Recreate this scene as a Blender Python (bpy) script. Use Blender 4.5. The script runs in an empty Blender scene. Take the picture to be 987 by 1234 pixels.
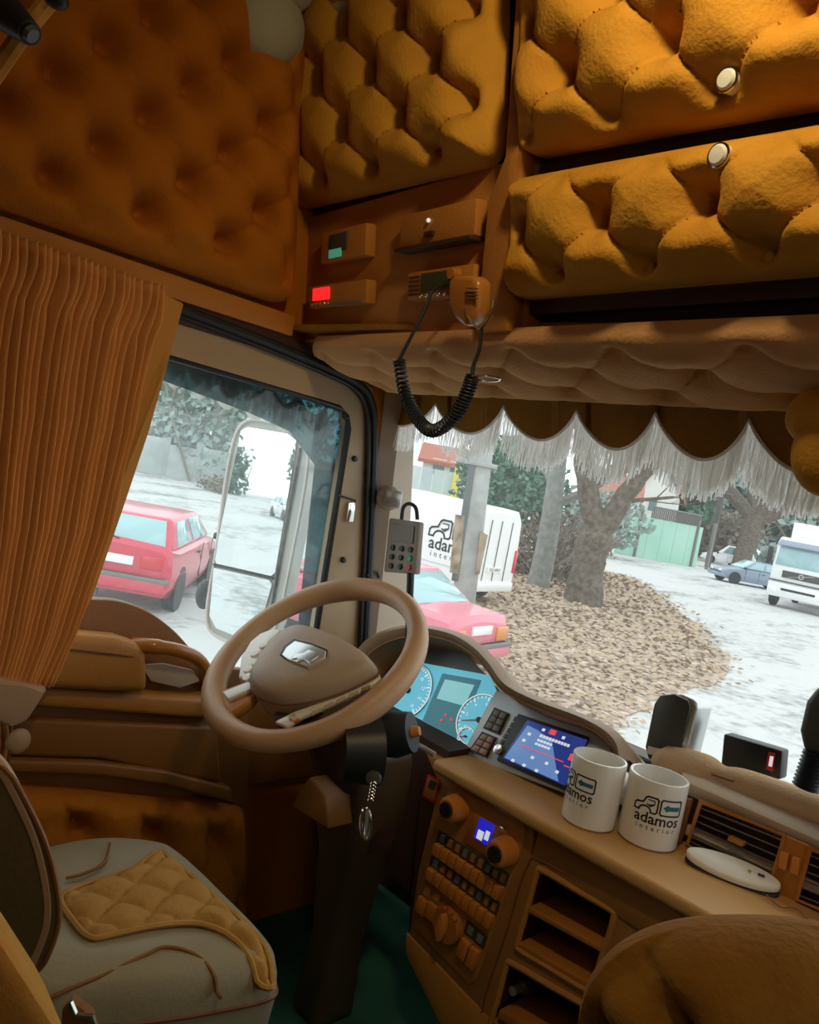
import bpy, bmesh, math, random
import numpy as np
from mathutils import Vector, Matrix, Euler
random.seed(7)
SC = bpy.context.scene
COL = SC.collection
# ------------------------------------------------------------------ camera
YAW, PITCH, ROLL, FPX = 46.0, -2.8, 10.8, 960.0
CAM = Vector((0.5, 0.0, 1.25))
_y, _p, _r = map(math.radians, (YAW, PITCH, ROLL))
FW = Vector((-math.sin(_y)*math.cos(_p), math.cos(_y)*math.cos(_p), math.sin(_p)))
_rt = Vector((math.cos(_y), math.sin(_y), 0)); _up = _rt.cross(FW)
RT = _rt*math.cos(_r) + _up*math.sin(_r)
UP = -_rt*math.sin(_r) + _up*math.cos(_r)
cam = bpy.data.cameras.new('camera'); co = bpy.data.objects.new('camera', cam); COL.objects.link(co)
cam.sensor_fit = 'HORIZONTAL'; cam.sensor_width = 36.0; cam.lens = 36.0*FPX/987.0
cam.clip_start = 0.02; cam.clip_end = 400
co.matrix_world = Matrix(((RT.x, UP.x, -FW.x, CAM.x), (RT.y, UP.y, -FW.y, CAM.y), (RT.z, UP.z, -FW.z, CAM.z), (0, 0, 0, 1)))
SC.camera = co
# ------------------------------------------------------------------ world, lights, exposure
SC.view_settings.view_transform = 'Standard'; SC.view_settings.look = 'None'
SC.view_settings.gamma = 1.0; SC.view_settings.use_curve_mapping = False
SC.view_settings.exposure = 0.0
W = bpy.data.worlds.new('overcast'); SC.world = W; W.use_nodes = True
wn = W.node_tree; wn.nodes.clear()
wo = wn.nodes.new('ShaderNodeOutputWorld'); wb = wn.nodes.new('ShaderNodeBackground')
wc = wn.nodes.new('ShaderNodeTexNoise'); wc.inputs['Scale'].default_value = 2.0
wr = wn.nodes.new('ShaderNodeValToRGB')
wr.color_ramp.elements[0].color = (.86, .95, .97, 1); wr.color_ramp.elements[1].color = (1, 1, 1, 1)
wn.links.new(wc.outputs[0], wr.inputs[0]); wn.links.new(wr.outputs[0], wb.inputs[0]); wn.links.new(wb.outputs[0], wo.inputs[0])
wb.inputs[1].default_value = 1.9

def lamp(name, kind, loc, power, color, size=.1, rot=None, spot=None):
    l = bpy.data.lights.new(name, kind); o = bpy.data.objects.new(name, l); COL.objects.link(o)
    o.location = loc; l.energy = power; l.color = color
    if kind == 'AREA': l.size = size
    else: l.shadow_soft_size = size
    if rot: o.rotation_euler = rot
    if spot: l.spot_size = spot; l.spot_blend = .8
    return o
LAMP_POS = (.12, .50, 2.1)
rl = lamp('roof_lamp_light', 'SPOT', (LAMP_POS[0], LAMP_POS[1], 2.12), 17, (1, .80, .46), .05, spot=math.radians(150))
rl.rotation_euler = (Vector((-.12, .95, 1.75))-Vector(rl.location)).to_track_quat('-Z', 'Y').to_euler(); rl.data.spot_blend = 1.0
lamp('added_fill_light', 'POINT', (.75, -.1, 1.75), 3.0, (1, .82, .58), .15)  # unseen fill light added to lift the curtain, seat and panels

# ------------------------------------------------------------------ geometry from the picture's sight lines
def ray(px, py): return RT*((px-493.5)/FPX) - UP*((py-617)/FPX) + FW
def atX(px, py, x): d = ray(px, py); return CAM + d*((x-CAM.x)/d.x)
def atY(px, py, y): d = ray(px, py); return CAM + d*((y-CAM.y)/d.y)
def atZ(px, py, z): d = ray(px, py); return CAM + d*((z-CAM.z)/d.z)
def atP(px, py, P0, N): d = ray(px, py); return CAM + d*((P0-CAM).dot(N)/d.dot(N))
def atD(px, py, D): return CAM + ray(px, py)*D
XL = -1.12
def L(px, py, dx=0.0): return atX(px, py, XL+dx)

# ------------------------------------------------------------------ materials
def mat(name, col, rough=.6, metal=0, bump=0, scale=40, sheen=0, col2=None, cscale=6, spec=.5, emit=None, es=1, coat=0, detail=4, trans=0):
    m = bpy.data.materials.new(name); m.use_nodes = True; nt = m.node_tree; b = nt.nodes['Principled BSDF']
    b.inputs['Base Color'].default_value = (*col, 1); b.inputs['Roughness'].default_value = rough
    b.inputs['Metallic'].default_value = metal; b.inputs['Specular IOR Level'].default_value = spec
    if coat: b.inputs['Coat Weight'].default_value = coat; b.inputs['Coat Roughness'].default_value = .12
    if trans: b.inputs['Transmission Weight'].default_value = trans
    if sheen:
        b.inputs['Sheen Weight'].default_value = sheen; b.inputs['Sheen Roughness'].default_value = .35
        b.inputs['Sheen Tint'].default_value = (min(1, col[0]*2.2), min(1, col[1]*2.2), min(1, col[2]*2.2), 1)
    if emit: b.inputs['Emission Color'].default_value = (*emit, 1); b.inputs['Emission Strength'].default_value = es
    tc = nt.nodes.new('ShaderNodeTexCoord')
    if bump:
        n = nt.nodes.new('ShaderNodeTexNoise'); n.inputs['Scale'].default_value = scale; n.inputs['Detail'].default_value = detail
        nt.links.new(tc.outputs['Object'], n.inputs['Vector'])
        bp = nt.nodes.new('ShaderNodeBump'); bp.inputs['Strength'].default_value = bump; bp.inputs['Distance'].default_value = .01
        nt.links.new(n.outputs[0], bp.inputs['Height']); nt.links.new(bp.outputs[0], b.inputs['Normal'])
    if col2:
        n2 = nt.nodes.new('ShaderNodeTexNoise'); n2.inputs['Scale'].default_value = cscale; n2.inputs['Detail'].default_value = 6
        nt.links.new(tc.outputs['Object'], n2.inputs['Vector'])
        r = nt.nodes.new('ShaderNodeValToRGB'); r.color_ramp.elements[0].position = .35; r.color_ramp.elements[1].position = .65
        r.color_ramp.elements[0].color = (*col, 1); r.color_ramp.elements[1].color = (*col2, 1)
        nt.links.new(n2.outputs[0], r.inputs[0]); nt.links.new(r.outputs[0], b.inputs['Base Color'])
    return m
M = {}
M['velour'] = mat('amber_velour', (.48, .215, .022), .85, bump=.25, scale=160, sheen=.3, col2=(.56, .27, .03), cscale=9, spec=.15)
M['velour_side'] = mat('rust_velour', (.48, .15, .010), .85, bump=.25, scale=160, sheen=.1, col2=(.42, .13, .008), cscale=7, spec=.15)
M['velour_tan'] = mat('tan_velour', (.52, .27, .11), .85, bump=.2, scale=160, sheen=.3, col2=(.58, .31, .13), cscale=9, spec=.15)
M['velour_brown'] = mat('brown_velour', (.24, .105, .014), .85, bump=.3, scale=120, sheen=.1, col2=(.31, .145, .022), cscale=9, spec=.15)
M['velour_gold'] = mat('gold_velour', (.6, .31, .07), .85, bump=.3, scale=60, sheen=.4, col2=(.62, .26, .05), cscale=9, spec=.15)
M['pale_velour'] = mat('pale_grey_velour', (.44, .42, .31), .9, bump=.3, scale=80, sheen=.3, spec=.15)
M['curtain'] = mat('curtain_cloth', (.74, .34, .11), .9, bump=.15, scale=200, sheen=.2, spec=.1)
M['board'] = mat('brown_board', (.50, .19, .022), .6, bump=.1, scale=120)
M['fascia'] = mat('fascia_suede', (.44, .165, .018), .75, bump=.15, scale=150, sheen=.2)
M['dark_brown'] = mat('dark_brown_plastic', (.05, .018, .008), .6)
M['beige'] = mat('beige_leather', (.50, .32, .19), .45, bump=.12, scale=220)
M['beige_lt'] = mat('pale_beige_leather', (.58, .46, .34), .5, bump=.1, scale=220)
M['wheel'] = mat('taupe_leather', (.55, .34, .19), .42, bump=.12, scale=260)
M['hub'] = mat('taupe_pad', (.47, .36, .27), .5, bump=.1, scale=260)
M['tan'] = mat('tan_leather', (.48, .21, .042), .45, bump=.12, scale=220)
M['tan_dk'] = mat('brown_leather', (.26, .10, .016), .5, bump=.12, scale=220)
M['console'] = mat('console_leather', (.38, .165, .042), .5, bump=.1, scale=220)
M['orange_pl'] = mat('amber_plastic', (.45, .17, .03), .3, coat=.3)
M['orange_btn'] = mat('amber_button', (.62, .22, .03), .35, coat=.2)
M['doorcream'] = mat('door_frame_beige', (.44, .31, .18), .5, bump=.05)
M['pillar'] = mat('pillar_beige', (.46, .37, .28), .6, bump=.08, scale=200)
M['seat'] = mat('seat_leather', (.36, .31, .20), .5, bump=.12, scale=160)
M['seatback'] = mat('seatback_leather', (.15, .105, .045), .55, bump=.12, scale=120)
M['quilt'] = mat('quilted_suede', (.50, .27, .07), .8, bump=.25, scale=110, sheen=.2, col2=(.58, .33, .10), cscale=14, spec=.2)
M['piping'] = mat('piping', (.2, .07, .03), .5)
M['black'] = mat('black_plastic', (.012, .013, .014), .45)
M['rubber'] = mat('black_rubber', (.016, .02, .024), .55)
M['grey'] = mat('grey_plastic', (.16, .155, .14), .45)
M['greyd'] = mat('dark_grey_plastic', (.06, .058, .05), .4)
M['silver'] = mat('brushed_silver', (.62, .64, .64), .3, metal=.8)
M['chrome'] = mat('chrome', (.8, .8, .78), .15, metal=1)
M['white_gl'] = mat('white_gloss', (.88, .87, .85), .25, coat=.4)
M['mug'] = mat('white_ceramic', (.78, .76, .72), .2, coat=.5)
M['ink'] = mat('black_ink', (.015, .015, .015), .5)
M['teal_ink'] = mat('teal_ink', (.01, .16, .24), .5)
def fringemat():
    m = bpy.data.materials.new('white_fringe'); m.use_nodes = True; nt = m.node_tree; nt.nodes.clear()
    o = nt.nodes.new('ShaderNodeOutputMaterial'); mx = nt.nodes.new('ShaderNodeMixShader'); mx.inputs[0].default_value = .7
    d = nt.nodes.new('ShaderNodeBsdfDiffuse'); d.inputs[0].default_value = (.8, .78, .74, 1); t = nt.nodes.new('ShaderNodeBsdfTranslucent'); t.inputs[0].default_value = (.97, .96, .93, 1)
    nt.links.new(d.outputs[0], mx.inputs[1]); nt.links.new(t.outputs[0], mx.inputs[2]); nt.links.new(mx.outputs[0], o.inputs[0]); return m
M['fringe'] = fringemat()
M['floor'] = mat('green_carpet', (.016, .085, .055), .95, bump=.4, scale=90, col2=(.03, .14, .09), cscale=6)
M['cluster'] = mat('cluster_face', (.06, .26, .33), .35, emit=(.10, .42, .55), es=.8)
M['cluster_dk'] = mat('cluster_centre', (.02, .13, .17), .35, emit=(.03, .22, .28), es=.4)
M['cluster_lt'] = mat('cluster_display', (.2, .5, .56), .3, emit=(.25, .6, .66), es=.55)
M['navy'] = mat('navy_screen', (.01, .02, .12), .15, emit=(.012, .03, .17), es=1)
M['scr_reflection'] = mat('screen_reflection', (.1, .2, .45), .15, emit=(.13, .26, .55), es=.7)
M['bluelcd'] = mat('blue_lcd', (.01, .01, .3), .2, emit=(.015, .015, .42), es=1)
M['red_led'] = mat('red_display', (.4, .01, .01), .3, emit=(1, .02, .02), es=1.1)
M['red_ic'] = mat('red_icon', (.5, .03, .03), .4, emit=(.9, .08, .07), es=.7)
M['green_ic'] = mat('green_icon', (.03, .4, .18), .4)
M['redbtn'] = mat('red_button', (.6, .02, .03), .4)
M['white_ic'] = mat('white_icon', (.8, .8, .8), .4, emit=(.8, .85, .9), es=.6)
M['dimlcd'] = mat('dim_green_lcd', (.03, .06, .035), .2)
M['greenlcd'] = mat('green_lcd', (.05, .3, .2), .3, emit=(.1, .5, .32), es=.35)
M['dish'] = mat('white_plaque', (.78, .76, .70), .35)
# outdoor
M['redpaint'] = mat('red_paint', (.62, .03, .07), .35, coat=.6)
M['pinkpaint'] = mat('faded_pink_red_paint', (.74, .20, .27), .4, coat=.5)
M['whitepaint'] = mat('white_paint', (.80, .80, .80), .35, coat=.4)
M['bluepaint'] = mat('grey_blue_paint', (.22, .27, .36), .35, coat=.5)
M['carglass'] = mat('car_glass', (.10, .2, .22), .08, spec=.9)
M['carglass_lt'] = mat('pale_car_glass', (.30, .48, .50), .08, spec=.9)
M['tyre'] = mat('tyre', (.02, .02, .02), .8)
M['amberlens'] = mat('amber_lens', (.7, .25, .05), .3, coat=.5)
M['redlens'] = mat('red_lens', (.6, .01, .02), .25, coat=.5)
M['bark'] = mat('bark', (.17, .135, .10), .95, bump=1, scale=12, col2=(.085, .065, .05), cscale=7)
M['barkg'] = mat('grey_bark', (.26, .26, .24), .95, bump=.8, scale=12, col2=(.18, .18, .16), cscale=5)
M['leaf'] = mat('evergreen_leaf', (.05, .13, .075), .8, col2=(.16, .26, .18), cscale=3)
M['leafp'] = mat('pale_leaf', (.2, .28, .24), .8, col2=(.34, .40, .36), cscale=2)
M['twig'] = mat('dry_twig', (.22, .18, .14), .9)
M['dryleaf'] = mat('dry_leaf', (.36, .26, .17), .9, col2=(.5, .38, .27), cscale=3)
M['concrete'] = mat('concrete', (.46, .48, .47), .9, bump=.2, scale=8, col2=(.36, .39, .38), cscale=1.2)
M['pole'] = mat('concrete_pole', (.40, .42, .40), .9, bump=.2, scale=8, col2=(.3, .31, .29), cscale=3)
M['render'] = mat('white_render', (.72, .7, .66), .9)
M['tile'] = mat('red_roof_tile', (.38, .14, .1), .9)
M['mintmetal'] = mat('mint_sheet_metal', (.30, .56, .44), .6, col2=(.38, .6, .5), cscale=.5)
M['bluepl'] = mat('blue_barrel_plastic', (.03, .16, .5), .5)
M['peel'] = mat('peeling_bark_board', (.42, .33, .22), .9, col2=(.16, .12, .08), cscale=5)
M['yellow'] = mat('yellow_paint', (.65, .55, .08), .7)

def glassmat(name, tint, fac, rough=.02, refl=(1, 1, 1), haze=0):
    m = bpy.data.materials.new(name); m.use_nodes = True; nt = m.node_tree; nt.nodes.clear()
    o = nt.nodes.new('ShaderNodeOutputMaterial'); mx = nt.nodes.new('ShaderNodeMixShader')
    t = nt.nodes.new('ShaderNodeBsdfTransparent'); t.inputs[0].default_value = (*tint, 1)
    g = nt.nodes.new('ShaderNodeBsdfGlossy'); g.inputs['Roughness'].default_value = rough; g.inputs[0].default_value = (*refl, 1)
    mx.inputs[0].default_value = fac
    nt.links.new(t.outputs[0], mx.inputs[1]); nt.links.new(g.outputs[0], mx.inputs[2]); nt.links.new(mx.outputs[0], o.inputs[0])
    if haze:      # pale haze painted into the pane, lifts the dark tones behind it
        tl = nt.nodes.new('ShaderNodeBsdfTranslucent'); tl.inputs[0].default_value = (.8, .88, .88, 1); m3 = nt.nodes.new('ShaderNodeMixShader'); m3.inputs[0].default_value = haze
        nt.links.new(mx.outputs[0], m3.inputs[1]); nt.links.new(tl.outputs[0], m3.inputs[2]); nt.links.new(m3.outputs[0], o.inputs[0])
    return m
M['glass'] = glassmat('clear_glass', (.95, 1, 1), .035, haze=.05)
M['tint'] = glassmat('tinted_acrylic', (.15, .28, .30), .06)
M['clearlens'] = glassmat('cluster_lens', (.95, 1, 1), .1)
M['mirror'] = mat('mirror_glass', (.92, .94, .95), .015, metal=1)

def groundmat():
    m = mat('wet_asphalt', (.5, .5, .5), .7); nt = m.node_tree; b = nt.nodes['Principled BSDF']
    tc = nt.nodes.new('ShaderNodeTexCoord')
    n1 = nt.nodes.new('ShaderNodeTexNoise'); n1.inputs['Scale'].default_value = .35; n1.inputs['Detail'].default_value = 8; n1.inputs['Roughness'].default_value = .7
    n2 = nt.nodes.new('ShaderNodeTexNoise'); n2.inputs['Scale'].default_value = 4; n2.inputs['Detail'].default_value = 8
    mp = nt.nodes.new('ShaderNodeMapping'); mp.inputs['Rotation'].default_value = (0, 0, .5); mp.inputs['Scale'].default_value = (1, .35, 1)
    nt.links.new(tc.outputs['Object'], mp.inputs[0]); nt.links.new(mp.outputs[0], n1.inputs[0]); nt.links.new(tc.outputs['Object'], n2.inputs[0])
    mx = nt.nodes.new('ShaderNodeMath'); mx.operation = 'ADD'; m2 = nt.nodes.new('ShaderNodeMath'); m2.operation = 'MULTIPLY'; m2.inputs[1].default_value = .45
    nt.links.new(n2.outputs[0], m2.inputs[0]); nt.links.new(n1.outputs[0], mx.inputs[0]); nt.links.new(m2.outputs[0], mx.inputs[1])
    r = nt.nodes.new('ShaderNodeValToRGB'); e = r.color_ramp.elements
    e[0].position = .55; e[0].color = (.20, .19, .18, 1); e[1].position = .72; e[1].color = (.52, .52, .51, 1)
    x = e.new(.64); x.color = (.38, .38, .37, 1)
    nt.links.new(mx.outputs[0], r.inputs[0]); nt.links.new(r.outputs[0], b.inputs['Base Color'])
    return m
M['ground'] = groundmat()
def littermat():
    m = mat('leaf_litter', (.3, .2, .14), .95); nt = m.node_tree; b = nt.nodes['Principled BSDF']
    tc = nt.nodes.new('ShaderNodeTexCoord'); v = nt.nodes.new('ShaderNodeTexVoronoi'); v.inputs['Scale'].default_value = 9
    nt.links.new(tc.outputs['Object'], v.inputs[0])
    r = nt.nodes.new('ShaderNodeValToRGB'); e = r.color_ramp.elements
    e[0].color = (.22, .16, .12, 1); e[1].color = (.58, .46, .36, 1); x = e.new(.5); x.color = (.40, .30, .23, 1)
    s = nt.nodes.new('ShaderNodeSeparateColor'); nt.links.new(v.outputs['Color'], s.inputs[0]); nt.links.new(s.outputs[0], r.inputs[0])
    nt.links.new(r.outputs[0], b.inputs['Base Color'])
    return m
M['litter'] = littermat()

# ------------------------------------------------------------------ mesh helpers
class MB:
    def __init__(s): s.v = []; s.f = []
    def add(s, vs, fs):
        n = len(s.v); s.v += [Vector(p) for p in vs]; s.f += [tuple(i+n for i in f) for f in fs]; return s
    def hexa(s, b, t):          # 4 bottom + 4 top points
        return s.add(list(b)+list(t), [(3, 2, 1, 0), (4, 5, 6, 7), (0, 1, 5, 4), (1, 2, 6, 5), (2, 3, 7, 6), (3, 0, 4, 7)])
    def box(s, x0, x1, y0, y1, z0, z1):
        return s.hexa([(x0, y0, z0), (x1, y0, z0), (x1, y1, z0), (x0, y1, z0)], [(x0, y0, z1), (x1, y0, z1), (x1, y1, z1), (x0, y1, z1)])
    def prism(s, pts, d):       # polygon (3D pts) extruded by vector d
        n = len(pts); d = Vector(d); P = [Vector(p) for p in pts]
        return s.add(P+[p+d for p in P], [tuple(range(n))[::-1], tuple(range(n, 2*n))]+[(i, (i+1) % n, n+(i+1) % n, n+i) for i in range(n)])
    def tube(s, path, r, n=8, closed=False, caps=True):
        P = [Vector(p) for p in path]; m = len(P); R = r if isinstance(r, (list, tuple)) else [r]*m
        T = []
        for i in range(m):
            a = P[(i-1) % m] if closed or i > 0 else P[i]; b = P[(i+1) % m] if closed or i < m-1 else P[i]
            t = (b-a); T.append(t.normalized() if t.length > 1e-9 else Vector((0, 0, 1)))
        up = Vector((0, 0, 1)) if abs(T[0].z) < .9 else Vector((1, 0, 0))
        nr = (up - T[0]*up.dot(T[0])).normalized(); vs = []
        for i in range(m):
            nr = (nr - T[i]*nr.dot(T[i])).normalized(); bn = T[i].cross(nr)
            for k in range(n):
                a = 2*math.pi*k/n; vs.append(P[i]+(nr*math.cos(a)+bn*math.sin(a))*R[i])
        fs = []
        for i in range(m if closed else m-1):
            j = (i+1) % m
            for k in range(n): fs.append((i*n+k, i*n+(k+1) % n, j*n+(k+1) % n, j*n+k))
        if caps and not closed: fs += [tuple(range(n))[::-1], tuple((m-1)*n+k for k in range(n))]
        return s.add(vs, fs)
    def lathe(s, prof, c, ax=(0, 0, 1), n=20):   # prof: (radius, height)
        ax = Vector(ax).normalized(); u = ax.orthogonal().normalized(); w = ax.cross(u); c = Vector(c); vs = []
        for r, h in prof:
            for k in range(n):
                a = 2*math.pi*k/n; vs.append(c+ax*h+(u*math.cos(a)+w*math.sin(a))*max(r, 1e-5))
        m = len(prof); fs = [(i*n+k, i*n+(k+1) % n, (i+1)*n+(k+1) % n, (i+1)*n+k) for i in range(m-1) for k in range(n)]
        fs += [tuple(range(n))[::-1], tuple((m-1)*n+k for k in range(n))]
        return s.add(vs, fs)
    def grid(s, f, nu, nv, cu=False):
        vs = [f(i/nu, j/nv) for j in range(nv+1) for i in range(nu+(0 if cu else 1))]
        w = nu if cu else nu+1
        return s.add(vs, [(j*w+i, j*w+(i+1) % w, (j+1)*w+(i+1) % w, (j+1)*w+i) for j in range(nv) for i in range(nu)])
    def ball(s, c, rx, ry=None, rz=None, n=12, m=8, rot=None):
        ry = ry or rx; rz = rz or rx; c = Vector(c); vs = []
        for j in range(m+1):
            t = math.pi*j/m
            for k in range(n):
                a = 2*math.pi*k/n; p = Vector((rx*math.sin(t)*math.cos(a), ry*math.sin(t)*math.sin(a), rz*math.cos(t)))
                if rot: p = rot @ p
                vs.append(c+p)
        return s.add(vs, [(j*n+k, (j+1)*n+k, (j+1)*n+(k+1) % n, j*n+(k+1) % n) for j in range(m) for k in range(n)])

def empty(name, loc, label, cat, rz=0, group=None, kind=None):
    o = bpy.data.objects.new(name, None); COL.objects.link(o); o.location = Vector(loc); o.rotation_euler = (0, 0, rz)
    o.empty_display_size = .05
    if kind: o['kind'] = kind
    if label: o['label'] = label
    if cat: o['category'] = cat
    if group: o['group'] = group
    return o
def tag(o, label=None, cat=None, group=None, kind=None):
    if label: o['label'] = label
    if cat: o['category'] = cat
    if group: o['group'] = group
    if kind: o['kind'] = kind
    return o
def world_off(parent):
    off = Vector((0, 0, 0)); p = parent
    while p: off += Vector(p.location); p = p.parent
    return off
def build(mb, name, m, parent=None, bevel=0, seg=2, smooth=True, local=False, angle=35, weld=True, subsurf=0, origin=None):
    me = bpy.data.meshes.new(name); bm = bmesh.new()
    vv = [bm.verts.new(v) for v in mb.v]
    for f in mb.f:
        try: bm.faces.new([vv[i] for i in f])
        except ValueError: pass
    if weld: bmesh.ops.remove_doubles(bm, verts=bm.verts, dist=1e-5)
    bmesh.ops.recalc_face_normals(bm, faces=bm.faces)
    if bevel:
        ed = [e for e in bm.edges if len(e.link_faces) == 2 and e.calc_face_angle(0) > math.radians(30)]
        bmesh.ops.bevel(bm, geom=ed, offset=bevel, segments=seg, profile=.5, affect='EDGES', clamp_overlap=True)
    bm.to_mesh(me); bm.free()
    if smooth:
        me.polygons.foreach_set('use_smooth', [True]*len(me.polygons))
        me.set_sharp_from_angle(angle=math.radians(angle))
    o = bpy.data.objects.new(name, me); COL.objects.link(o); me.materials.append(m)
    if parent:
        if not local: me.transform(Matrix.Translation(-world_off(parent)))
        o.parent = parent
    elif not local:
        c = Vector(origin) if origin is not None else Vector((sum(v.x for v in mb.v), sum(v.y for v in mb.v), sum(v.z for v in mb.v)))/len(mb.v)
        me.transform(Matrix.Translation(-c)); o.location = c
    if subsurf:
        sm = o.modifiers.new('s', 'SUBSURF'); sm.levels = subsurf; sm.render_levels = subsurf
    return o
def struct(mb, name, m, **k):
    o = build(mb, name, m, **k)
    if not o.parent: o['kind'] = 'structure'
    return o
def inst(o, name, parent, loc, rot=None, scale=None):
    c = bpy.data.objects.new(name, o.data); COL.objects.link(c); c.parent = parent
    c.location = Vector(loc)-world_off(parent)
    if rot: c.rotation_euler = rot
    if scale: c.scale = scale
    return c
def smoothpath(pts, n=6, closed=False):
    P = [Vector(p) for p in pts]; m = len(P); out = []
    for i in range(m if closed else m-1):
        g = lambda k: P[k % m] if closed else P[max(0, min(m-1, k))]
        a, b, c, d = g(i-1), g(i), g(i+1), g(i+2)
        for k in range(n):
            t = k/n
            out.append(.5*((2*b)+(-a+c)*t+(2*a-5*b+4*c-d)*t*t+(-a+3*b-3*c+d)*t**3))
    if not closed: out.append(P[-1])
    return out
def sq2disc(x, y, X, Y, r):
    ax, ay = abs(x)-(X-r), abs(y)-(Y-r)
    if ax > 0 and ay > 0:
        u, v = ax/r, ay/r
        ax, ay = r*u*math.sqrt(max(0, 1-v*v/2)), r*v*math.sqrt(max(0, 1-u*u/2))
        return math.copysign(X-r+ax, x), math.copysign(Y-r+ay, y)
    return x, y
BTN = {}
def tufted(name, C4, N, a, b, u0, v0, H, m, parent=None, r=.04, w=.045, nu=110, nv=80, back=.03, btn=True, bow=0, dip=1.0, brad=.010, ulim=None):
    """deep-buttoned upholstery on the quad C4 = bl, br, tr, tl (points), facing N"""
    bl, br, tr, tl = [Vector(c) for c in C4]; N = Vector(N).normalized()
    Wd = ((br-bl).length+(tr-tl).length)/2; Hd = ((tl-bl).length+(tr-br).length)/2
    def P(x, y):
        s, t = x/Wd+.5, y/Hd+.5
        return bl*(1-s)*(1-t)+br*s*(1-t)+tr*s*t+tl*(1-s)*t + N*(bow*(1-(2*s-1)**2))
    def h(x, y, X=Wd/2, Y=Hd/2):
        u, v = x+X-u0, y+Y-v0
        p, q = u/a+v/b, u/a-v/b
        sp_, sq_ = abs(math.sin(math.pi*p)), abs(math.sin(math.pi*q)); cr = math.sqrt(sp_*sq_)
        pi, qi = round(p), round(q)
        bu, bv = (pi+qi)*a/2, (pi-qi)*b/2
        d = math.hypot(u-bu, v-bv); mn = min(a, b)
        hh = .70+.30*cr-.13*math.exp(-min(sp_, sq_)/.07)
        hh = hh*(1-.30*dip*math.exp(-(d/(.30*mn))**2))-.85*dip*math.exp(-(d/(.155*mn))**2)
        hh += .035*math.sin(u*31+v*17)*math.sin(v*23-u*9)*cr
        e = min(X-abs(x), Y-abs(y)); k = max(0, min(1, e/w)); edge = math.sqrt(max(0, 1-(1-k)**2))
        k2 = max(0, min(1, e/(w*1.3))); k2 = k2*k2*(3-2*k2)
        return H*edge*(.62*(1-k2)+(hh+.15)*k2)
    mb = MB()
    def f(s, t):
        x, y = (s-.5)*Wd, (t-.5)*Hd
        xx, yy = sq2disc(x, y, Wd/2, Hd/2, r)
        return P(xx, yy)+N*h(x, y)
    mb.grid(f, nu, nv)
    ring = [(i, 0) for i in range(nu)]+[(nu, j) for j in range(nv)]+[(i, nv) for i in range(nu, 0, -1)]+[(0, j) for j in range(nv, 0, -1)]
    idx = [j*(nu+1)+i for i, j in ring]; n0 = len(mb.v)
    mb.v += [mb.v[i]-N*(back+0) for i in idx]; n = len(idx)
    mb.f += [(idx[i], idx[(i+1) % n], n0+(i+1) % n, n0+i) for i in range(n)]+[tuple(range(n0, n0+n))]
    o = build(mb, name, m, parent, angle=80)
    if btn:
        host = o
        key = (m.name, brad)
        depth = 0
        x = [0]
        for pi in range(-14, 40):
            for qi in range(-30, 30):
                bu, bv = (pi+qi)*a/2+u0-Wd/2, (pi-qi)*b/2+v0-Hd/2
                if abs(bu) < Wd/2-w*.55 and abs(bv) < Hd/2-w*.55:
                    pos = P(bu, bv)+N*(h(bu, bv)+brad*.12)
                    if key not in BTN:
                        z = MB().ball((0, 0, 0), brad, brad, brad*.6, n=10, m=6)
                        bo = build(z, 'button', m, host, local=True); BTN[key] = bo.data
                    else:
                        bo = bpy.data.objects.new('button', BTN[key]); COL.objects.link(bo); bo.parent = host
                    bo.location = pos-world_off(host); bo.rotation_euler = N.to_track_quat('Z', 'Y').to_euler()
    return o
# text and flat drawings --------------------------------------------------
def text2d(s, size, bold=0, align='CENTER', spacing=1):
    c = bpy.data.curves.new('txt', 'FONT'); c.body = s; c.size = size; c.align_x = align; c.align_y = 'CENTER'; c.offset = bold
    c.resolution_u = 2; c.space_character = spacing
    o = bpy.data.objects.new('txt', c); COL.objects.link(o); bpy.context.view_layer.update()
    me = bpy.data.meshes.new_from_object(o.evaluated_get(bpy.context.evaluated_depsgraph_get()))
    v = [(p.co.x, p.co.y) for p in me.vertices]; f = [tuple(p.vertices) for p in me.polygons]
    bpy.data.objects.remove(o); bpy.data.meshes.remove(me); return v, f
def stroke2d(pts, w, closed=False, sub=3):
    v = []; f = []
    P = [Vector((*p, 0)) for p in pts]
    n = len(P); seg = n if closed else n-1
    for i in range(seg):
        a, b = P[i], P[(i+1) % n]; d = (b-a).normalized(); nn = Vector((-d.y, d.x, 0))*w/2; a2, b2 = a-d*w/2, b+d*w/2
        for k in range(sub):
            p, q = a2.lerp(b2, k/sub), a2.lerp(b2, (k+1)/sub); z = len(v)
            v += [(p+nn)[:2], (p-nn)[:2], (q-nn)[:2], (q+nn)[:2]]; f.append((z, z+1, z+2, z+3))
    return v, f
def shift2d(vf, x, y): return [(a+x, b+y) for a, b in vf[0]], vf[1]
def put2d(mb, vf, fn): mb.add([fn(a, b) for a, b in vf[0]], vf[1]); return mb
def frame(P0, U, V_):
    U = Vector(U).normalized(); V_ = Vector(V_); V_ = (V_-U*V_.dot(U)).normalized(); N = U.cross(V_)
    return lambda u, v, w=0: Vector(P0)+U*u+V_*v+N*w
exec_order = []
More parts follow.
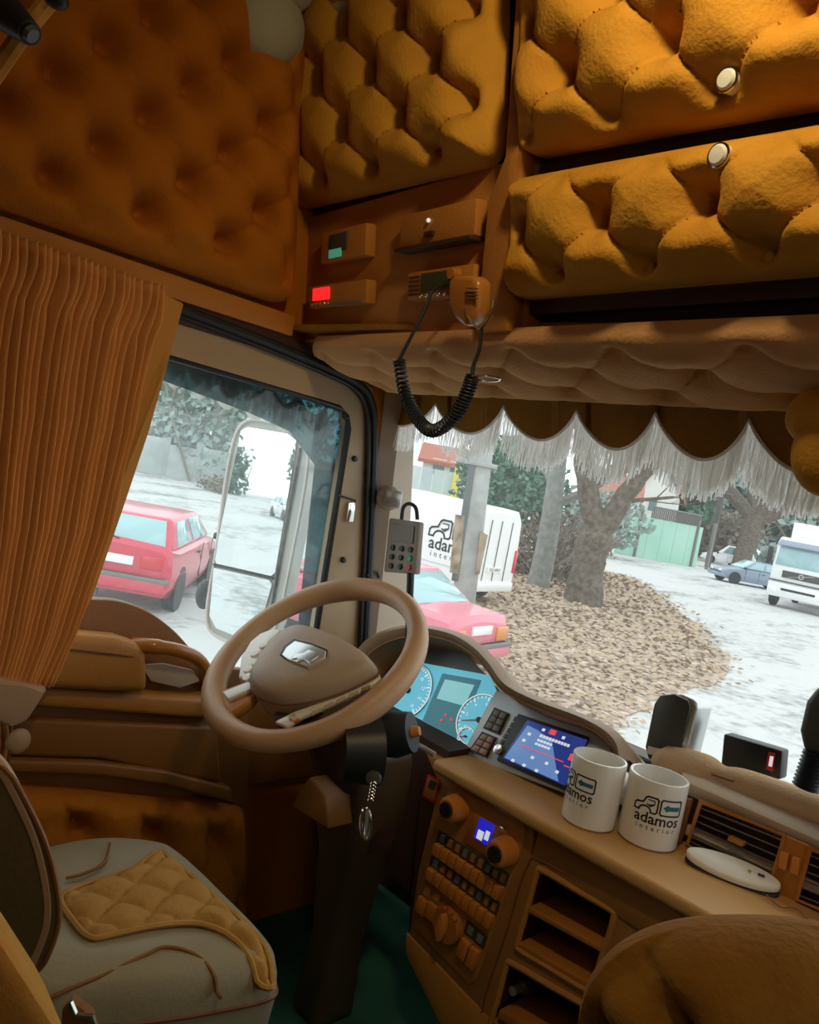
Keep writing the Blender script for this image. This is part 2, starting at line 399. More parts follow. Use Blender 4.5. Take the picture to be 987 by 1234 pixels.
# =================================================================== CABIN SHELL
XR, YB, YF, ZT = 1.25, -.95, 1.72, 2.34
def slab(name, *b, m='velour_side', parent=None, bevel=0): return struct(MB().box(*b), name, M[m], parent=parent, bevel=bevel)
slab('floor', -1.2, 1.3, -1.0, 1.74, -.06, 0, m='floor')
slab('ceiling', -1.2, 1.3, -1.0, 1.74, ZT, ZT+.05, m='pale_velour')
slab('wall_back', -1.2, 1.3, -1.0, -.95, 0, ZT, m='velour_brown')
fr = bpy.data.objects.new('wall_right', None); COL.objects.link(fr); fr.location = (XR, 0, 0); fr['kind'] = 'structure'
for b in ((0, .85, YB, 1.72), (1.45, ZT, YB, 1.72), (.85, 1.45, YB, .75), (.85, 1.45, 1.35, 1.72)):
    build(MB().box(XR, XR+.06, b[2], b[3], b[0], b[1]), 'wall_panel', M['velour_brown'], fr, smooth=False)
wf = bpy.data.objects.new('wall_front', None); COL.objects.link(wf); wf.location = (0, YF, 0); wf['kind'] = 'structure'
build(MB().box(-1.2, 1.3, 1.74, 1.80, 0, .70), 'lower_panel', M['dark_brown'], wf, smooth=False)
build(MB().box(-1.2, 1.3, 1.62, 1.66, 1.47, ZT), 'upper_panel', M['velour_brown'], wf, smooth=False)
build(MB().box(-1.2, 1.3, 1.06, 1.62, 1.528, 1.54), 'header_board', M['velour_brown'], wf, smooth=False)
wl = bpy.data.objects.new('wall_left', None); COL.objects.link(wl); wl.location = (XL, 0, 0); wl['kind'] = 'structure'
for b in ((1.455, ZT, YB, 1.70), (0, .66, YB, 1.72), (.60, 1.46, YB, -.2), (.60, 1.46, 1.35, 1.43)):
    build(MB().box(-1.18, XL-.006, b[2], b[3], b[0], b[1]), 'wall_panel', M['velour_side'], wl, smooth=False)
# trim board under the upholstered side panel
t1 = struct(MB().prism([(-1.10, YB, 1.523), (-1.10, 1.062, 1.512), (-1.10, 1.062, 1.560), (-1.10, YB, 1.572)], (-.022, 0, 0)), 'trim_1', M['board'], bevel=.004)
# reddish head rail between the board and the door seal
struct(MB().prism([(-1.108, YB, 1.49), (-1.108, 1.43, 1.46), (-1.108, 1.43, 1.51), (-1.108, YB, 1.525)], (-.02, 0, 0)), 'trim_2', M['dark_brown'], bevel=.004)
# A pillar
def plo(t, s):
    z = .62+t*(1.49-.62); y0 = 1.50-.09*t; y1 = 1.66-.165*t
    return [(-1.122, y0-.02, z), (-1.095, y0+.02, z), (-1.112, y1, z), (-1.2, y1+.06, z)][s]
mb = MB(); mb.grid(lambda a, t: plo(t, int(round(a*3))), 3, 12); struct(mb, 'trim_3', M['pillar'], angle=20, bevel=0)
# =================================================================== DRIVER'S DOOR (structure)
door = bpy.data.objects.new('door_1', None); COL.objects.link(door); door.location = (XL, .6, 0); door['kind'] = 'structure'
def yz(px, py, dx=0): return L(px, py, dx)
# window opening and the frame around it
op = [(-.2, .70), (1.335, .66), (1.318, .80), (1.300, 1.33), (1.285, 1.365), (1.25, 1.385), (-.2, 1.43)]
ou = [(-.2, .60), (1.50, .60), (1.482, .80), (1.368, 1.40), (1.345, 1.445), (1.30, 1.462), (-.2, 1.50)]
mb = MB()
for i in range(1, 6):
    a, b, c, d = op[i], op[i+1], ou[i+1], ou[i]
    mb.hexa([(-1.16, *a), (-1.16, *b), (-1.16, *c), (-1.16, *d)], [(-1.116, *a), (-1.116, *b), (-1.116, *c), (-1.116, *d)])
build(mb, 'window_frame', M['doorcream'], door, bevel=0, smooth=False)
# inner black glass run
build(MB().tube(smoothpath([(-1.125, 1.335, .70), (-1.125, 1.315, .80), (-1.125, 1.297, 1.31), (-1.125, 1.278, 1.36), (-1.125, 1.24, 1.38), (-1.125, .8, 1.396), (-1.125, -.2, 1.425)], 6), .009, 8), 'glass_run', M['black'], door)
# fat black rubber door seal
sp = [L(437, 830, .01), L(440, 760, .01), L(447, 620, .01), L(450, 520, .01), L(446, 483, .01), L(432, 464, .01), L(405, 449, .01), L(330, 417, .01), L(222, 375, .01), L(100, 327, .01), Vector((-1.11, -.2, 1.50))]
build(MB().tube(smoothpath(sp, 6), .0135, 10), 'rubber_seal', M['rubber'], door)
build(MB().tube(smoothpath([p+Vector((.004, -.018, -.012)) for p in sp], 6), .006, 8), 'seal_lip', M['black'], door)
for p in ((428, 553), (414, 675)):
    build(MB().lathe([(.0, .006), (.006, .005), (.008, 0), (.008, -.004)], L(*p, .008), (1, 0, 0), 12), 'bolt', M['black'], door)
build(MB().prism([L(418, 605, .004), L(426, 605, .004), L(423, 628, .004), L(415, 628, .004)], (.01, 0, 0)), 'latch_plate', M['chrome'], door, bevel=.001)
build(MB().tube([L(409, 597, .01), L(428, 603, .01), L(425, 626, .01)], .0025, 6), 'latch_wire', M['black'], door)
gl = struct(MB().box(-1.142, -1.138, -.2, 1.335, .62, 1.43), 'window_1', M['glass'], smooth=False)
# door board: hump rising over the arm rest
hp = [L(-60, 700), L(40, 712), L(100, 719), L(140, 722), L(175, 735), L(205, 757), L(228, 782), L(246, 800)]
hp = [Vector((-1.10, p.y, p.z)) for p in smoothpath(hp, 5)] + [Vector((-1.10, 1.20, .690)), Vector((-1.10, 1.53, .655)), Vector((-1.10, 1.53, .40)), Vector((-1.10, .1, .40))]
build(MB().prism(hp, (-.028, 0, 0)), 'upper_board', M['tan_dk'], door, bevel=.004)
# lower skin
build(MB().prism([L(-80, 925, .03), L(20, 920, .03), L(120, 926, .03), L(200, 940, .03), L(300, 975, .03), L(300, 830, .03), (-1.09, .3, .66), (-1.09, .2, .66)], (-.04, 0, 0)), 'lower_board', M['tan_dk'], door, bevel=.004)
def band(name, top, bot, dx, th, m, bev=.012):
    T = [L(*p, dx) for p in top]; B = [L(*p, dx) for p in bot]
    mb = MB(); n = len(T)
    vs = []
    for t, b in zip(T, B): vs += [t, b, b+Vector((-th, 0, 0)), t+Vector((-th, 0, 0))]
    fs = [(4*i+k, 4*i+(k+1) % 4, 4*i+4+(k+1) % 4, 4*i+4+k) for i in range(n-1) for k in range(4)]+[(0, 1, 2, 3), tuple(4*(n-1)+k for k in (3, 2, 1, 0))]
    mb.add(vs, fs); return build(mb, name, m, door, bevel=bev, seg=3)
band('arm_band', [(-60, 824), (49, 829), (150, 836), (262, 843)], [(-60, 848), (49, 853), (150, 860), (262, 868)], .062, .06, M['tan'])
band('map_pocket', [(-60, 863), (30, 866), (150, 872), (262, 876)], [(-60, 908), (20, 912), (120, 915), (268, 945)], .05, .05, M['tan_dk'], .01)
band('lower_rail', [(-60, 914), (20, 917), (120, 920), (200, 930), (280, 951)], [(-60, 927), (20, 931), (120, 935), (200, 946), (280, 968)], .065, .05, M['tan_dk'], .006)
# padded arm rest
ar = [L(20, 754, .03), L(78, 754, .03), L(130, 759, .03), L(158, 768, .03), L(164, 780, .03), L(166, 826, .03), L(110, 824, .03), L(20, 818, .03)]
build(MB().prism(ar, (.06, 0, 0)), 'armrest', M['tan'], door, bevel=.022, seg=4)
build(MB().tube(smoothpath([L(22, 784, .092), L(80, 783, .092), L(140, 789, .092), L(162, 792, .088)], 5), .0022, 6), 'armrest_seam', M['piping'], door)
# grab handle
gp = smoothpath([L(160, 777, .05), L(185, 779, .08), L(215, 784, .085), L(238, 794, .07), L(250, 812, .05), L(252, 828, .03)], 6)
build(MB().tube(gp, [.017]*8+[.015]*(len(gp)-8), 12), 'grab_handle', M['orange_pl'], door)
build(MB().prism([L(168, 800, .045), L(195, 798, .045), L(230, 806, .045), L(240, 820, .045), L(215, 828, .045), L(180, 820, .045)], (.008, 0, 0)), 'handle_recess', M['beige_lt'], door, bevel=.004)
tufted('tufted_panel', [L(-40, 1160, .02), L(300, 1180, .02), L(290, 968, .02), L(-40, 934, .02)], (1, 0, 0), (L(193, 960, .05)-L(103, 945, .05)).length, .30, (L(103, 945, .05)-L(-40, 945, .05)).length, (L(-40, 1160, .02)-L(-40, 934, .02)).length-.03, .055, M['velour_side'], door, r=.02, w=.03, nu=90, nv=60)
# =================================================================== wind deflector outside the side glass
wd = [atX(150, 355, -1.19), atX(420, 455, -1.19), atX(432, 500, -1.19), atX(405, 830, -1.19), atX(352, 830, -1.19), atX(380, 560, -1.19), atX(350, 520, -1.19), atX(300, 497, -1.19), atX(195, 458, -1.19), atX(100, 420, -1.19)]
tag(build(MB().prism(wd, (-.004, 0, 0)), 'wind_deflector', M['tint'], smooth=False), 'smoked teal wind deflector along the top and front edge of the side window', 'deflector')
# windscreen valance's reflection in the side glass, modelled as fringed cloth
refl_cloth = MB(); frg = MB()
tops = [(195, 418), (225, 432), (257, 445), (290, 458), (325, 472), (360, 487), (395, 500)]
for i in range(len(tops)-1):
    a, b = tops[i], tops[i+1]
    for k in range(10):
        t0, t1 = k/10, (k+1)/10
        def sc(t): return (a[0]+(b[0]-a[0])*t, a[1]+(b[1]-a[1])*t+4+24*math.sin(math.pi*t)**.7)
        q0, q1 = sc(t0), sc(t1)
        refl_cloth.prism([atX(q0[0], q0[1]-22, -1.215), atX(q1[0], q1[1]-22, -1.215), atX(*q1, -1.215), atX(*q0, -1.215)], (-.003, 0, 0))
        for s in range(3):
            t = t0+s/30; p = atX(*sc(t), -1.216)
            frg.prism([p, p+Vector((0, .0028, 0)), p+Vector((0, .0024, -.028)), p+Vector((0, 0, -.028))], (-.002, 0, 0))
pe = empty('valance_reflection', (-1.215, 1.0, 1.40), 'modelled reflection of the fringed valance at the top of the side window', 'reflection')
build(refl_cloth, 'scalloped_cloth', M['black'], pe, smooth=False); tag(build(frg, 'fringe', M['fringe'], pe, smooth=False), kind='stuff')
# =================================================================== door mirror
mr = empty('door_mirror', atX(310, 640, -1.5), 'tall white two pane door mirror outside the driver window', 'mirror')
MN = Vector((.42, -.9, .02)).normalized(); MP = atX(300, 640, -1.5)
def mp(px, py, o=0): return atP(px, py, MP, MN)+MN*o
out = smoothpath([mp(292, 512), mp(325, 509), mp(362, 524), mp(371, 560), mp(352, 670), mp(330, 762), mp(300, 775), mp(262, 766), mp(250, 740), mp(262, 660), mp(276, 560)], 4, True)
c0 = sum(out, Vector())/len(out); mb = MB(); n = len(out); vs = []
for s, d in ((1, 0), (1.0, -.05), (.9, -.09), (.55, -.11)): vs += [c0+(p-c0)*s+MN*d for p in out]
fs = [(r*n+i, r*n+(i+1) % n, (r+1)*n+(i+1) % n, (r+1)*n+i) for r in range(3) for i in range(n)]+[tuple(range(n)), tuple(range(3*n, 4*n))]
mb.add(vs, fs); build(mb, 'housing', mat('mirror_housing', (.55, .6, .58), .35, coat=.3), mr, angle=40)
build(MB().prism([mp(*p, .001) for p in ((292, 519), (300, 515), (348, 523), (358, 531), (357, 545), (333, 690), (328, 694), (262, 679), (260, 672))], MN*.006), 'main_glass', M['mirror'], mr, smooth=False)
build(MB().prism([mp(*p, .001) for p in ((259, 684), (326, 699), (329, 704), (312, 765), (290, 768), (262, 757), (254, 742))], MN*.006), 'wide_angle_glass', M['mirror'], mr, smooth=False)
build(MB().tube([mp(258, 680, .005), mp(331, 697, .005)], .004, 6), 'divider', M['black'], mr)
build(MB().tube([mp(363, 540, .004), mp(345, 640, .004), mp(322, 765, .004)], .004, 6), 'edge_gasket', M['black'], mr)
rim = [c0+(p-c0)*1.005+MN*.003 for p in out]; build(MB().tube(rim, .006, 6, closed=True), 'rim', M['whitepaint'], mr)
for z in (1.22, .78): build(MB().tube([(-1.50, 1.42, z), (-1.4, 1.50, z), (-1.22, 1.56, z)], .016, 8), 'bracket_arm', M['black'], mr)
km = empty('kerb_mirror', atX(247, 712, -1.75), 'small round black mirror on a stalk left of the big door mirror', 'mirror')
build(MB().ball(atX(247, 716, -1.75), .03, .03, .05), 'housing', M['black'], km); build(MB().tube([atX(247, 730, -1.75), atX(262, 745, -1.62)], .008, 6), 'stalk', M['black'], km)
# =================================================================== upholstered side panel above the window
sp_ = tufted('side_upholstery', [(-1.085, -.8, 1.572), (-1.085, 1.035, 1.572), (-1.095, .93, 2.26), (-1.095, -.8, 2.26)], (1, 0, -.02), .175, .178, .79+.8, .078, .066, M['velour_side'], r=.05, w=.06, nu=190, nv=90, back=.028)
tag(sp_, 'large rust velour buttoned upholstery panel above the curtain and side window', 'upholstery')
# =================================================================== OVERHEAD CABINETS
A0 = L(347, 408); CN = Vector((-.108, -.98, -.168)).normalized(); CU = Vector((.994, -.11, 0)).normalized(); CW = Vector((-.018, -.167, .986)).normalized()
def fc(u, v, w=0): return A0+CU*u+CW*v+CN*w
def fp(px, py, o=0): return atP(px, py, A0+CN*o, CN)
def fquad(mb, u0, u1, v0, v1, w0, w1): return mb.hexa([fc(u0, v0, w0), fc(u1, v0, w0), fc(u1, v1, w0), fc(u0, v1, w0)], [fc(u0, v0, w1), fc(u1, v0, w1), fc(u1, v1, w1), fc(u0, v1, w1)])
cabL = empty('left_overhead_cabinet', fc(.35, .3, -.2), 'overhead cabinet at the left corner with one big buttoned amber velour door', 'cabinet')
build(fquad(MB(), -.02, .70, .27, .80, -.40, -.06), 'body', M['dark_brown'], cabL, smooth=False)
tufted('door', [fp(344, 255, -.03), fp(600, 196, -.03), fp(606, -60, -.03), fp(341, -40, -.03)], CN, .206, .194, .232, .035, .058, M['velour'], cabL, r=.05, w=.05, nu=130, nv=110, back=.02)
cabR = empty('right_overhead_cabinet', fc(1.1, .3, -.2), 'wide overhead cabinet on the right with two buttoned amber velour flaps', 'cabinet')
build(fquad(MB(), .72, 1.9, .03, .80, -.40, -.06), 'body', M['dark_brown'], cabR, smooth=False)
f1 = tufted('upper_flap', [fc(.728, .275, -.035), fc(1.66, .205, -.035), fc(1.66, .60, -.035), fc(.70, .60, -.035)], CN, .178, .19, .755-.728+.005, .018, .060, M['velour'], cabR, r=.04, w=.045, nu=190, nv=90, back=.02, bow=.01)
f2 = tufted('lower_flap', [fc(.728, .052, -.035), fc(1.66, .050, -.035), fc(1.66, .190, -.035), fc(.718, .245, -.035)], CN, .17, .149, .848-.728, .020, .056, M['velour'], cabR, r=.03, w=.035, nu=200, nv=70, back=.02, bow=.01)
# shelf strip below the flaps
build(fquad(MB(), .72, 1.9, -.004, .035, -.40, -.10), 'plinth', M['dark_brown'], cabR, smooth=False)
for p in ((878, 97), (868, 188)):   # silver push knobs
    q = fp(*p, .010 if p[1] < 120 else .018); kb = MB().lathe([(.0, .010), (.010, .009), (.0125, .006), (.0135, 0), (.0135, -.03)], q, CN, 18)
    k = build(kb, 'push_knob', M['dish'], cabR); build(MB().tube([q+CN*.004+(CU*math.cos(a)+CW*math.sin(a))*.0135 for a in np.linspace(0, 2*math.pi, 20, endpoint=False)], .0018, 6, closed=True), 'knob_ring', M['chrome'], cabR)
# fascia with the device slots
fas = empty('device_fascia', fc(.35, .13, -.06), 'amber suede fascia under the left cabinet holding four slot devices', 'panel')
build(fquad(MB(), -.03, .74, -.002, .285, -.09, -.05), 'board', M['fascia'], fas, bevel=.003)
build(MB().prism([fc(.655, -.002, -.05), fc(.735, -.002, -.05), fc(.742, .27, -.05), fc(.725, .80, -.05), fc(.700, .80, -.05), fc(.700, .28, -.05), fc(.665, .215, -.05)], CN*.035), 'divider_post', M['fascia'], fas, bevel=.008)
build(MB().tube([fc(-.03, -.002, -.045), fc(1.9, -.002, -.045)], .0035, 8), 'shelf_piping', M['tan'], fas)
build(fquad(MB(), -.03, 1.9, -.012, -.004, -.42, -.046), 'shelf_board', M['tan_dk'], fas, smooth=False)
def device(name, label, u0, u1, v0, v1, cat, slope=0):
    e = empty(name, fc((u0+u1)/2, (v0+v1)/2, -.05), label, cat)
    build(fquad(MB(), u0, u1, v0, v1, -.05, -.022), 'case', M['fascia'], e, bevel=.005)
    return e
d1 = device('tachograph', 'slot device with small green lit display, upper left of the fascia', .10, .285, .165, .232, 'recorder')
build(fquad(MB(), .14, .215, .185, .222, -.022, -.019), 'display', M['greyd'], d1, bevel=.001)
build(fquad(MB(), .145, .195, .172, .190, -.021, -.017), 'lit_strip', M['greenlcd'], d1, bevel=.001)
d2 = device('clock_unit', 'slot device with glowing red display at the lower left of the fascia', .055, .295, .068, .118, 'clock')
build(fquad(MB(), .078, .150, .085, .112, -.022, -.018), 'red_display', M['red_led'], d2, bevel=.001)
for i in range(5): build(MB().ball(fc(.075+i*.018, .077, -.021), .0028), 'button', M['chrome'], d2)
build(fquad(MB(), .16, .285, .070, .073, -.022, -.016), 'slot_lip', M['grey'], d2)
d3 = device('drawer_unit', 'empty slot unit with bright pin light, upper right of the fascia', .405, .63, .165, .228, 'drawer')
build(fquad(MB(), .405, .63, .158, .165, -.05, -.012), 'lower_lip', M['dark_brown'], d3, bevel=.001)
build(MB().ball(fc(.502, .206, -.018), .004), 'pin_light', M['white_ic'], d3); build(fquad(MB(), .492, .518, .178, .186, -.022, -.016), 'catch', M['dark_brown'], d3)
d4 = device('cb_radio', 'slot radio set with dim display and speaker slots, microphone lead plugged in', .44, .635, .064, .118, 'radio')
build(fquad(MB(), .487, .575, .078, .112, -.022, -.019), 'display', M['dimlcd'], d4, bevel=.001)
for i in range(5): build(fquad(MB(), .447, .480, .074+i*.008, .077+i*.008, -.023, -.020), 'speaker_slot', M['dark_brown'], d4)
for i in range(6): build(MB().ball(fc(.49+i*.018, .071, -.020), .0045), 'button', M['chrome'], d4)
build(MB().lathe([(.011, 0), (.010, .018), (.0, .019)], fc(.595, .102, -.02), CN, 14), 'volume_knob', M['orange_pl'], d4)
build(MB().lathe([(.008, 0), (.008, .014), (.0, .015)], fc(.612, .082, -.02), CN, 14), 'plug', M['chrome'], d4)
# microphone with its coiled lead
mic = empty('cb_microphone', fc(.69, .075, 0), 'amber hand microphone on its clip beside the radio with a coiled black lead', 'microphone')
mo = [fp(*p, .015) for p in ((558, 340), (566, 334), (588, 335), (595, 341), (594, 372), (588, 388), (577, 396), (566, 386), (558, 368))]
build(MB().prism(mo, CN*.035), 'body', M['orange_pl'], mic, bevel=.009, seg=3)
for i in range(4): build(MB().tube([fp(562, 347+i*4, .053), fp(576, 348+i*4, .053)], .0013, 5), 'grille_bar', M['piping'], mic)
build(MB().tube(smoothpath([fp(559, 360, .045), fp(563, 380, .05), fp(577, 395, .045), fp(590, 382, .05), fp(594, 362, .045)], 5), .0022, 6), 'wire_clip', M['chrome'], mic)
lead = [fc(.612, .082, 0), fp(534, 343, .03), fp(521, 352, .06), fp(510, 378, .08), fp(496, 405, .10), fp(481, 434, .12)]
build(MB().tube(smoothpath(lead, 6), .0033, 7), 'plug_lead', M['black'], mic)
axis = smoothpath([fp(481, 434, .12), fp(487, 470, .12), fp(500, 500, .12), fp(520, 519, .12), fp(545, 505, .12), fp(560, 480, .12), fp(569, 455, .12)], 40)
cp = []; tot = len(axis); turns = 44
for i, p in enumerate(axis):
    t = (axis[min(i+1, tot-1)]-axis[max(i-1, 0)]).normalized(); u = CN; w = t.cross(u).normalized(); u = w.cross(t)
    a = 2*math.pi*turns*i/tot; cp.append(p+(u*math.cos(a)+w*math.sin(a))*.0095)
build(MB().tube(smoothpath(cp, 2), .0024, 5), 'coiled_lead', M['black'], mic)
build(MB().tube(smoothpath([fp(569, 455, .12), fp(571, 440, .11), fp(578, 420, .08), fp(580, 396, .04)], 6), .0033, 7), 'upper_lead', M['black'], mic)
rg = fp(585, 456, .12); build(MB().tube([rg+CU*.030*math.cos(a)+(CN*.7+CW*.3)*.012*math.sin(a) for a in np.linspace(0, 2*math.pi, 24, endpoint=False)], .0016, 5, closed=True), 'key_ring', M['chrome'], mic)
# =================================================================== SOFFIT over the windscreen
sof = tufted('windscreen_soffit', [(-1.10, 1.09, 1.500), (.75, .882, 1.500), (.75, 1.075, 1.452), (-1.02, 1.335, 1.448)], (0, -.25, -1), .21, .15, .06, .02, .026, M['velour_tan'], r=.07, w=.03, nu=220, nv=60, back=.02, btn=False, dip=.8)
tag(sof, 'long tan velour buttoned soffit directly above the windscreen valance', 'upholstery')
# =================================================================== VALANCE with fringe
VP0 = Vector((-.93, 1.41, 1.4)); VN = Vector((-.2, -1, 0)).normalized(); VU = Vector((1, -.2, 0)).normalized()
def vp(px, py, o=0): return atP(px, py, VP0+VN*o, VN)
val = empty('windscreen_valance', VP0, 'brown scalloped valance with long white fringe hanging across the windscreen top', 'valance')
peaks = [(440, 484), (525, 487), (607, 490), (695, 495), (790, 498), (903, 506), (1030, 520), (1180, 540)]
cloth = MB(); fr_ = MB(); braid = []
for i in range(len(peaks)-1):
    a, b = peaks[i], peaks[i+1]; dep = (28, 34, 38, 45, 52, 56, 60)[i]
    K = 18
    def ed(t): return (a[0]+(b[0]-a[0])*t, a[1]+(b[1]-a[1])*t+dep*math.sin(math.pi*min(1, max(0, t)))**.75)
    for k in range(K):
        q0, q1 = ed(k/K), ed((k+1)/K); braid.append(vp(*q0, .004))
        cloth.prism([vp(q0[0], q0[1]-dep*0-30-(q0[1]-a[1]), .0), vp(q1[0], q1[1]-30-(q1[1]-a[1]), 0), vp(*q1), vp(*q0)], VN*.004)
    S = int((b[0]-a[0])*2.2)
    for s in range(S):
        t = (s+random.random())/S; p = vp(*ed(t), random.uniform(-.006, .004)); ln = random.uniform(.050, .072)*(1+.25*(1-math.sin(math.pi*t))); w = .0011
        dx = random.uniform(-.006, .006); dn = random.uniform(-.004, .004)
        vs = []
        for j in range(4):
            z = j/3; vs += [p+VU*(dx*z*z-w)+VN*dn*z-Vector((0, 0, ln*z)), p+VU*(dx*z*z+w)+VN*dn*z-Vector((0, 0, ln*z))]
        fr_.add(vs, [(0, 1, 3, 2), (2, 3, 5, 4), (4, 5, 7, 6)])
build(cloth, 'scalloped_cloth', M['velour_brown'], val, angle=60); tag(build(fr_, 'fringe', M['fringe'], val, weld=False, smooth=False), kind='stuff')
build(MB().tube(braid, .0028, 6), 'braid', M['fringe'], val)
# windscreen
def wsp(s, t): 
    x = -1.12+2.3*s; z = .66+t*.84; y = 1.655-.17*t+.10*(1-(2*s-1)**2)
    return Vector((x, y, z))
mb = MB(); mb.grid(wsp, 16, 4); mb2 = mb
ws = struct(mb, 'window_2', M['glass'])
# right side glass
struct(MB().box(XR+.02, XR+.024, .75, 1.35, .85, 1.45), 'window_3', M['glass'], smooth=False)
# =================================================================== buttoned bolster at the right edge
def puff(name, pts, R3, m, parent=None, sub=1, label=None, cat=None):
    mb = MB()
    for (c, r) in pts: mb.ball(c, *r, n=20, m=14)
    return build(mb, name, m, parent, weld=False)
BD = 1.02
bol = empty('velour_bolster', atD(985, 530, BD), 'round buttoned amber velour bolster hanging at the right end of the valance', 'cushion')
for nm, (cx, cy), (rx, ry), dd in (('upper_puff', (995, 505), (.048, .040), .0), ('lower_puff', (1003, 545), (.048, .058), -.01), ('inner_puff', (1040, 520), (.06, .075), -.01)):
    c = atD(cx, cy, BD+dd)
    build(MB().ball(c, rx, .045, ry, n=24, m=16), nm, M['velour'], bol)
build(MB().tube([atD(1010, 440, 1.04), atD(1010, 500, 1.03)], .01, 8), 'hanger', M['dark_brown'], bol)
# =================================================================== pale ceiling corner and lamp bits at the top left
cp_ = empty('ceiling_bolster', fc(.1, .78, .02), 'pale grey green velour bolster in the ceiling corner above the left cabinet', 'upholstery')
for (px, py, r, dx) in ((322, 28, .085, .065), (300, -35, .09, .06), (345, -20, .06, .08)):
    build(MB().ball(L(px, py, dx), .06, r, r*.95, n=24, m=16), 'puff', M['pale_velour'], cp_)
build(MB().prism([fp(338, -70, .01), fp(640, -110, .01), fp(640, -75, .01), fp(445, -8, .01), fp(400, 14, .01), fp(358, 40, .01), fp(350, 28, .01)], -CN*.06), 'pelmet_strip', M['pale_velour'], cp_, bevel=.015, seg=3)
ld = .75
ll = empty('reading_lamp', atD(30, 15, ld), 'dark reading lamp head in the top left corner beside a gold trimmed strap', 'lamp')
build(MB().tube([atD(-30, -20, ld+.05), atD(10, 18, ld+.02), atD(36, 40, ld)], [.02, .017, .011], 16), 'lamp_head', M['black'], ll)
build(MB().tube([atD(36, 40, ld), atD(40, 44, ld)], [.009, .007], 16), 'lens', M['greyd'], ll)
build(MB().tube(smoothpath([atD(78, -20, .8), atD(52, 10, .8), atD(24, 45, .8), atD(-10, 95, .82)], 5), .009, 8), 'gold_strap', M['velour_gold'], ll)
build(MB().ball(atD(68, 0, .78), .012, .012, .008), 'clip', M['black'], ll)
# ceiling lamp outside the frame that lights the cabinets
cl = empty('ceiling_lamp', (LAMP_POS[0], LAMP_POS[1], ZT-.01), 'small warm round ceiling lamp above the right overhead cabinet', 'lamp')
build(MB().lathe([(.07, 0), (.065, .02), (.0, .03)], (LAMP_POS[0], LAMP_POS[1], ZT), (0, 0, -1), 24), 'housing', M['silver'], cl)
# =================================================================== CURTAIN
cur = empty('pleated_curtain', (-1.05, .35, .6), 'long pleated amber curtain tied back beside the driver seat', 'curtain')
EDGE = []
for px_, py_, v_ in ((184, 346, 0), (170, 420, .15), (152, 520, .38), (122, 640, .62), (78, 760, .88), (50, 822, 1)):
    q_ = L(px_, py_, .05+.075*v_*v_); EDGE.append((v_, q_.y, q_.z))
def cpt(u, v):
    # u 0..1 across (left to right edge), v 0 top .. 1 tie
    yr = float(np.interp(v, [e[0] for e in EDGE], [e[1] for e in EDGE])); zr = float(np.interp(v, [e[0] for e in EDGE], [e[2] for e in EDGE]))
    yl = .06+(.24-.06)*v**1.5; zl = 1.535*(1-v)+.70*v
    kink = .008*math.sin(min(1, v/.12)*math.pi)
    return yl*(1-u)+yr*u+kink-.006*math.sin(v*5), zl*(1-u)+zr*u
NP = 44
def cf(u, v):
    y, z = cpt(u, v); ph = u*NP + .09*math.sin(v*9+u*40)*(1-v)+.08*math.sin(u*77)
    s = math.sin(2*math.pi*ph); prof = (abs(math.cos(math.pi*ph)))**2.6
    amp = .028*(.85+.15*math.sin(u*53))
    x = -1.075+.075*v*v+amp*2*prof*(1-.3*v)+.0015*math.sin(v*30+u*60)
    x += .012*math.exp(-((v-.10)/.04)**2)*math.sin(u*90)
    return Vector((x, y + .006*math.sin(2*math.pi*ph+1.2), z+.004*math.sin(ph*6.28)*(1 if v < .02 else 0)))
mb = MB(); mb.grid(cf, NP*14, 40); o = build(mb, 'pleated_cloth', M['curtain'], cur, angle=180)
sd = o.modifiers.new('th', 'SOLIDIFY'); sd.thickness = .003
hm = [L(182, 346, .075), L(222, 366, .07), L(205, 430, .07), L(180, 520, .07), L(150, 610, .09), L(112, 720, .12), L(58, 826, .14), L(40, 822, .14), L(60, 760, .13), L(110, 640, .09), L(145, 520, .07), L(163, 420, .07), L(178, 372, .07)]
build(MB().prism(hm, (-.008, 0, 0)), 'flat_border', mat('border_cloth', (.55, .24, .04), .85, bump=.1, scale=160, sheen=.2), cur, bevel=.003)
# tie-back
tb = [L(-30, 818, .16), L(0, 818, .165), L(30, 825, .17), L(60, 829, .16), L(34, 870, .16), L(14, 879, .17), L(0, 872, .17), L(-30, 868, .16)]
build(MB().prism(tb, (-.08, 0, 0)), 'tie_band', M['beige'], cur, bevel=.01, seg=3)
build(MB().ball(L(22, 893, .15), .012, .022, .024, n=14, m=10), 'tie_knot', M['beige'], cur)
for i in range(5):
    build(MB().tube(smoothpath([L(-8+i*5, 872, .10), L(-6+i*4.5, 895, .105), L(-9+i*4, 925, .10)], 5), .0055, 8), 'tail_fold', M['curtain'] if i % 2 else M['tan_dk'], cur)
# =================================================================== DASHBOARD
dash = empty('dashboard', (0, 1.45, 0), 'beige and brown leather dashboard with hooded instruments, cubbies and air vents', 'dashboard')
YC = 1.32
def cy(px, py, o=0): return atY(px, py, YC-o)           # on the console face, o toward the cabin
def cap_z(p): p.z = min(p.z, .640); return p
def cpoly(pts, o0, o1, name, m, parent, bevel=0, seg=2, **k): return build(MB().prism([cap_z(cy(*p, o0)) for p in pts], (0, -(o1-o0), 0)), name, m, parent, bevel=bevel, seg=seg, **k)
XE = 1.2
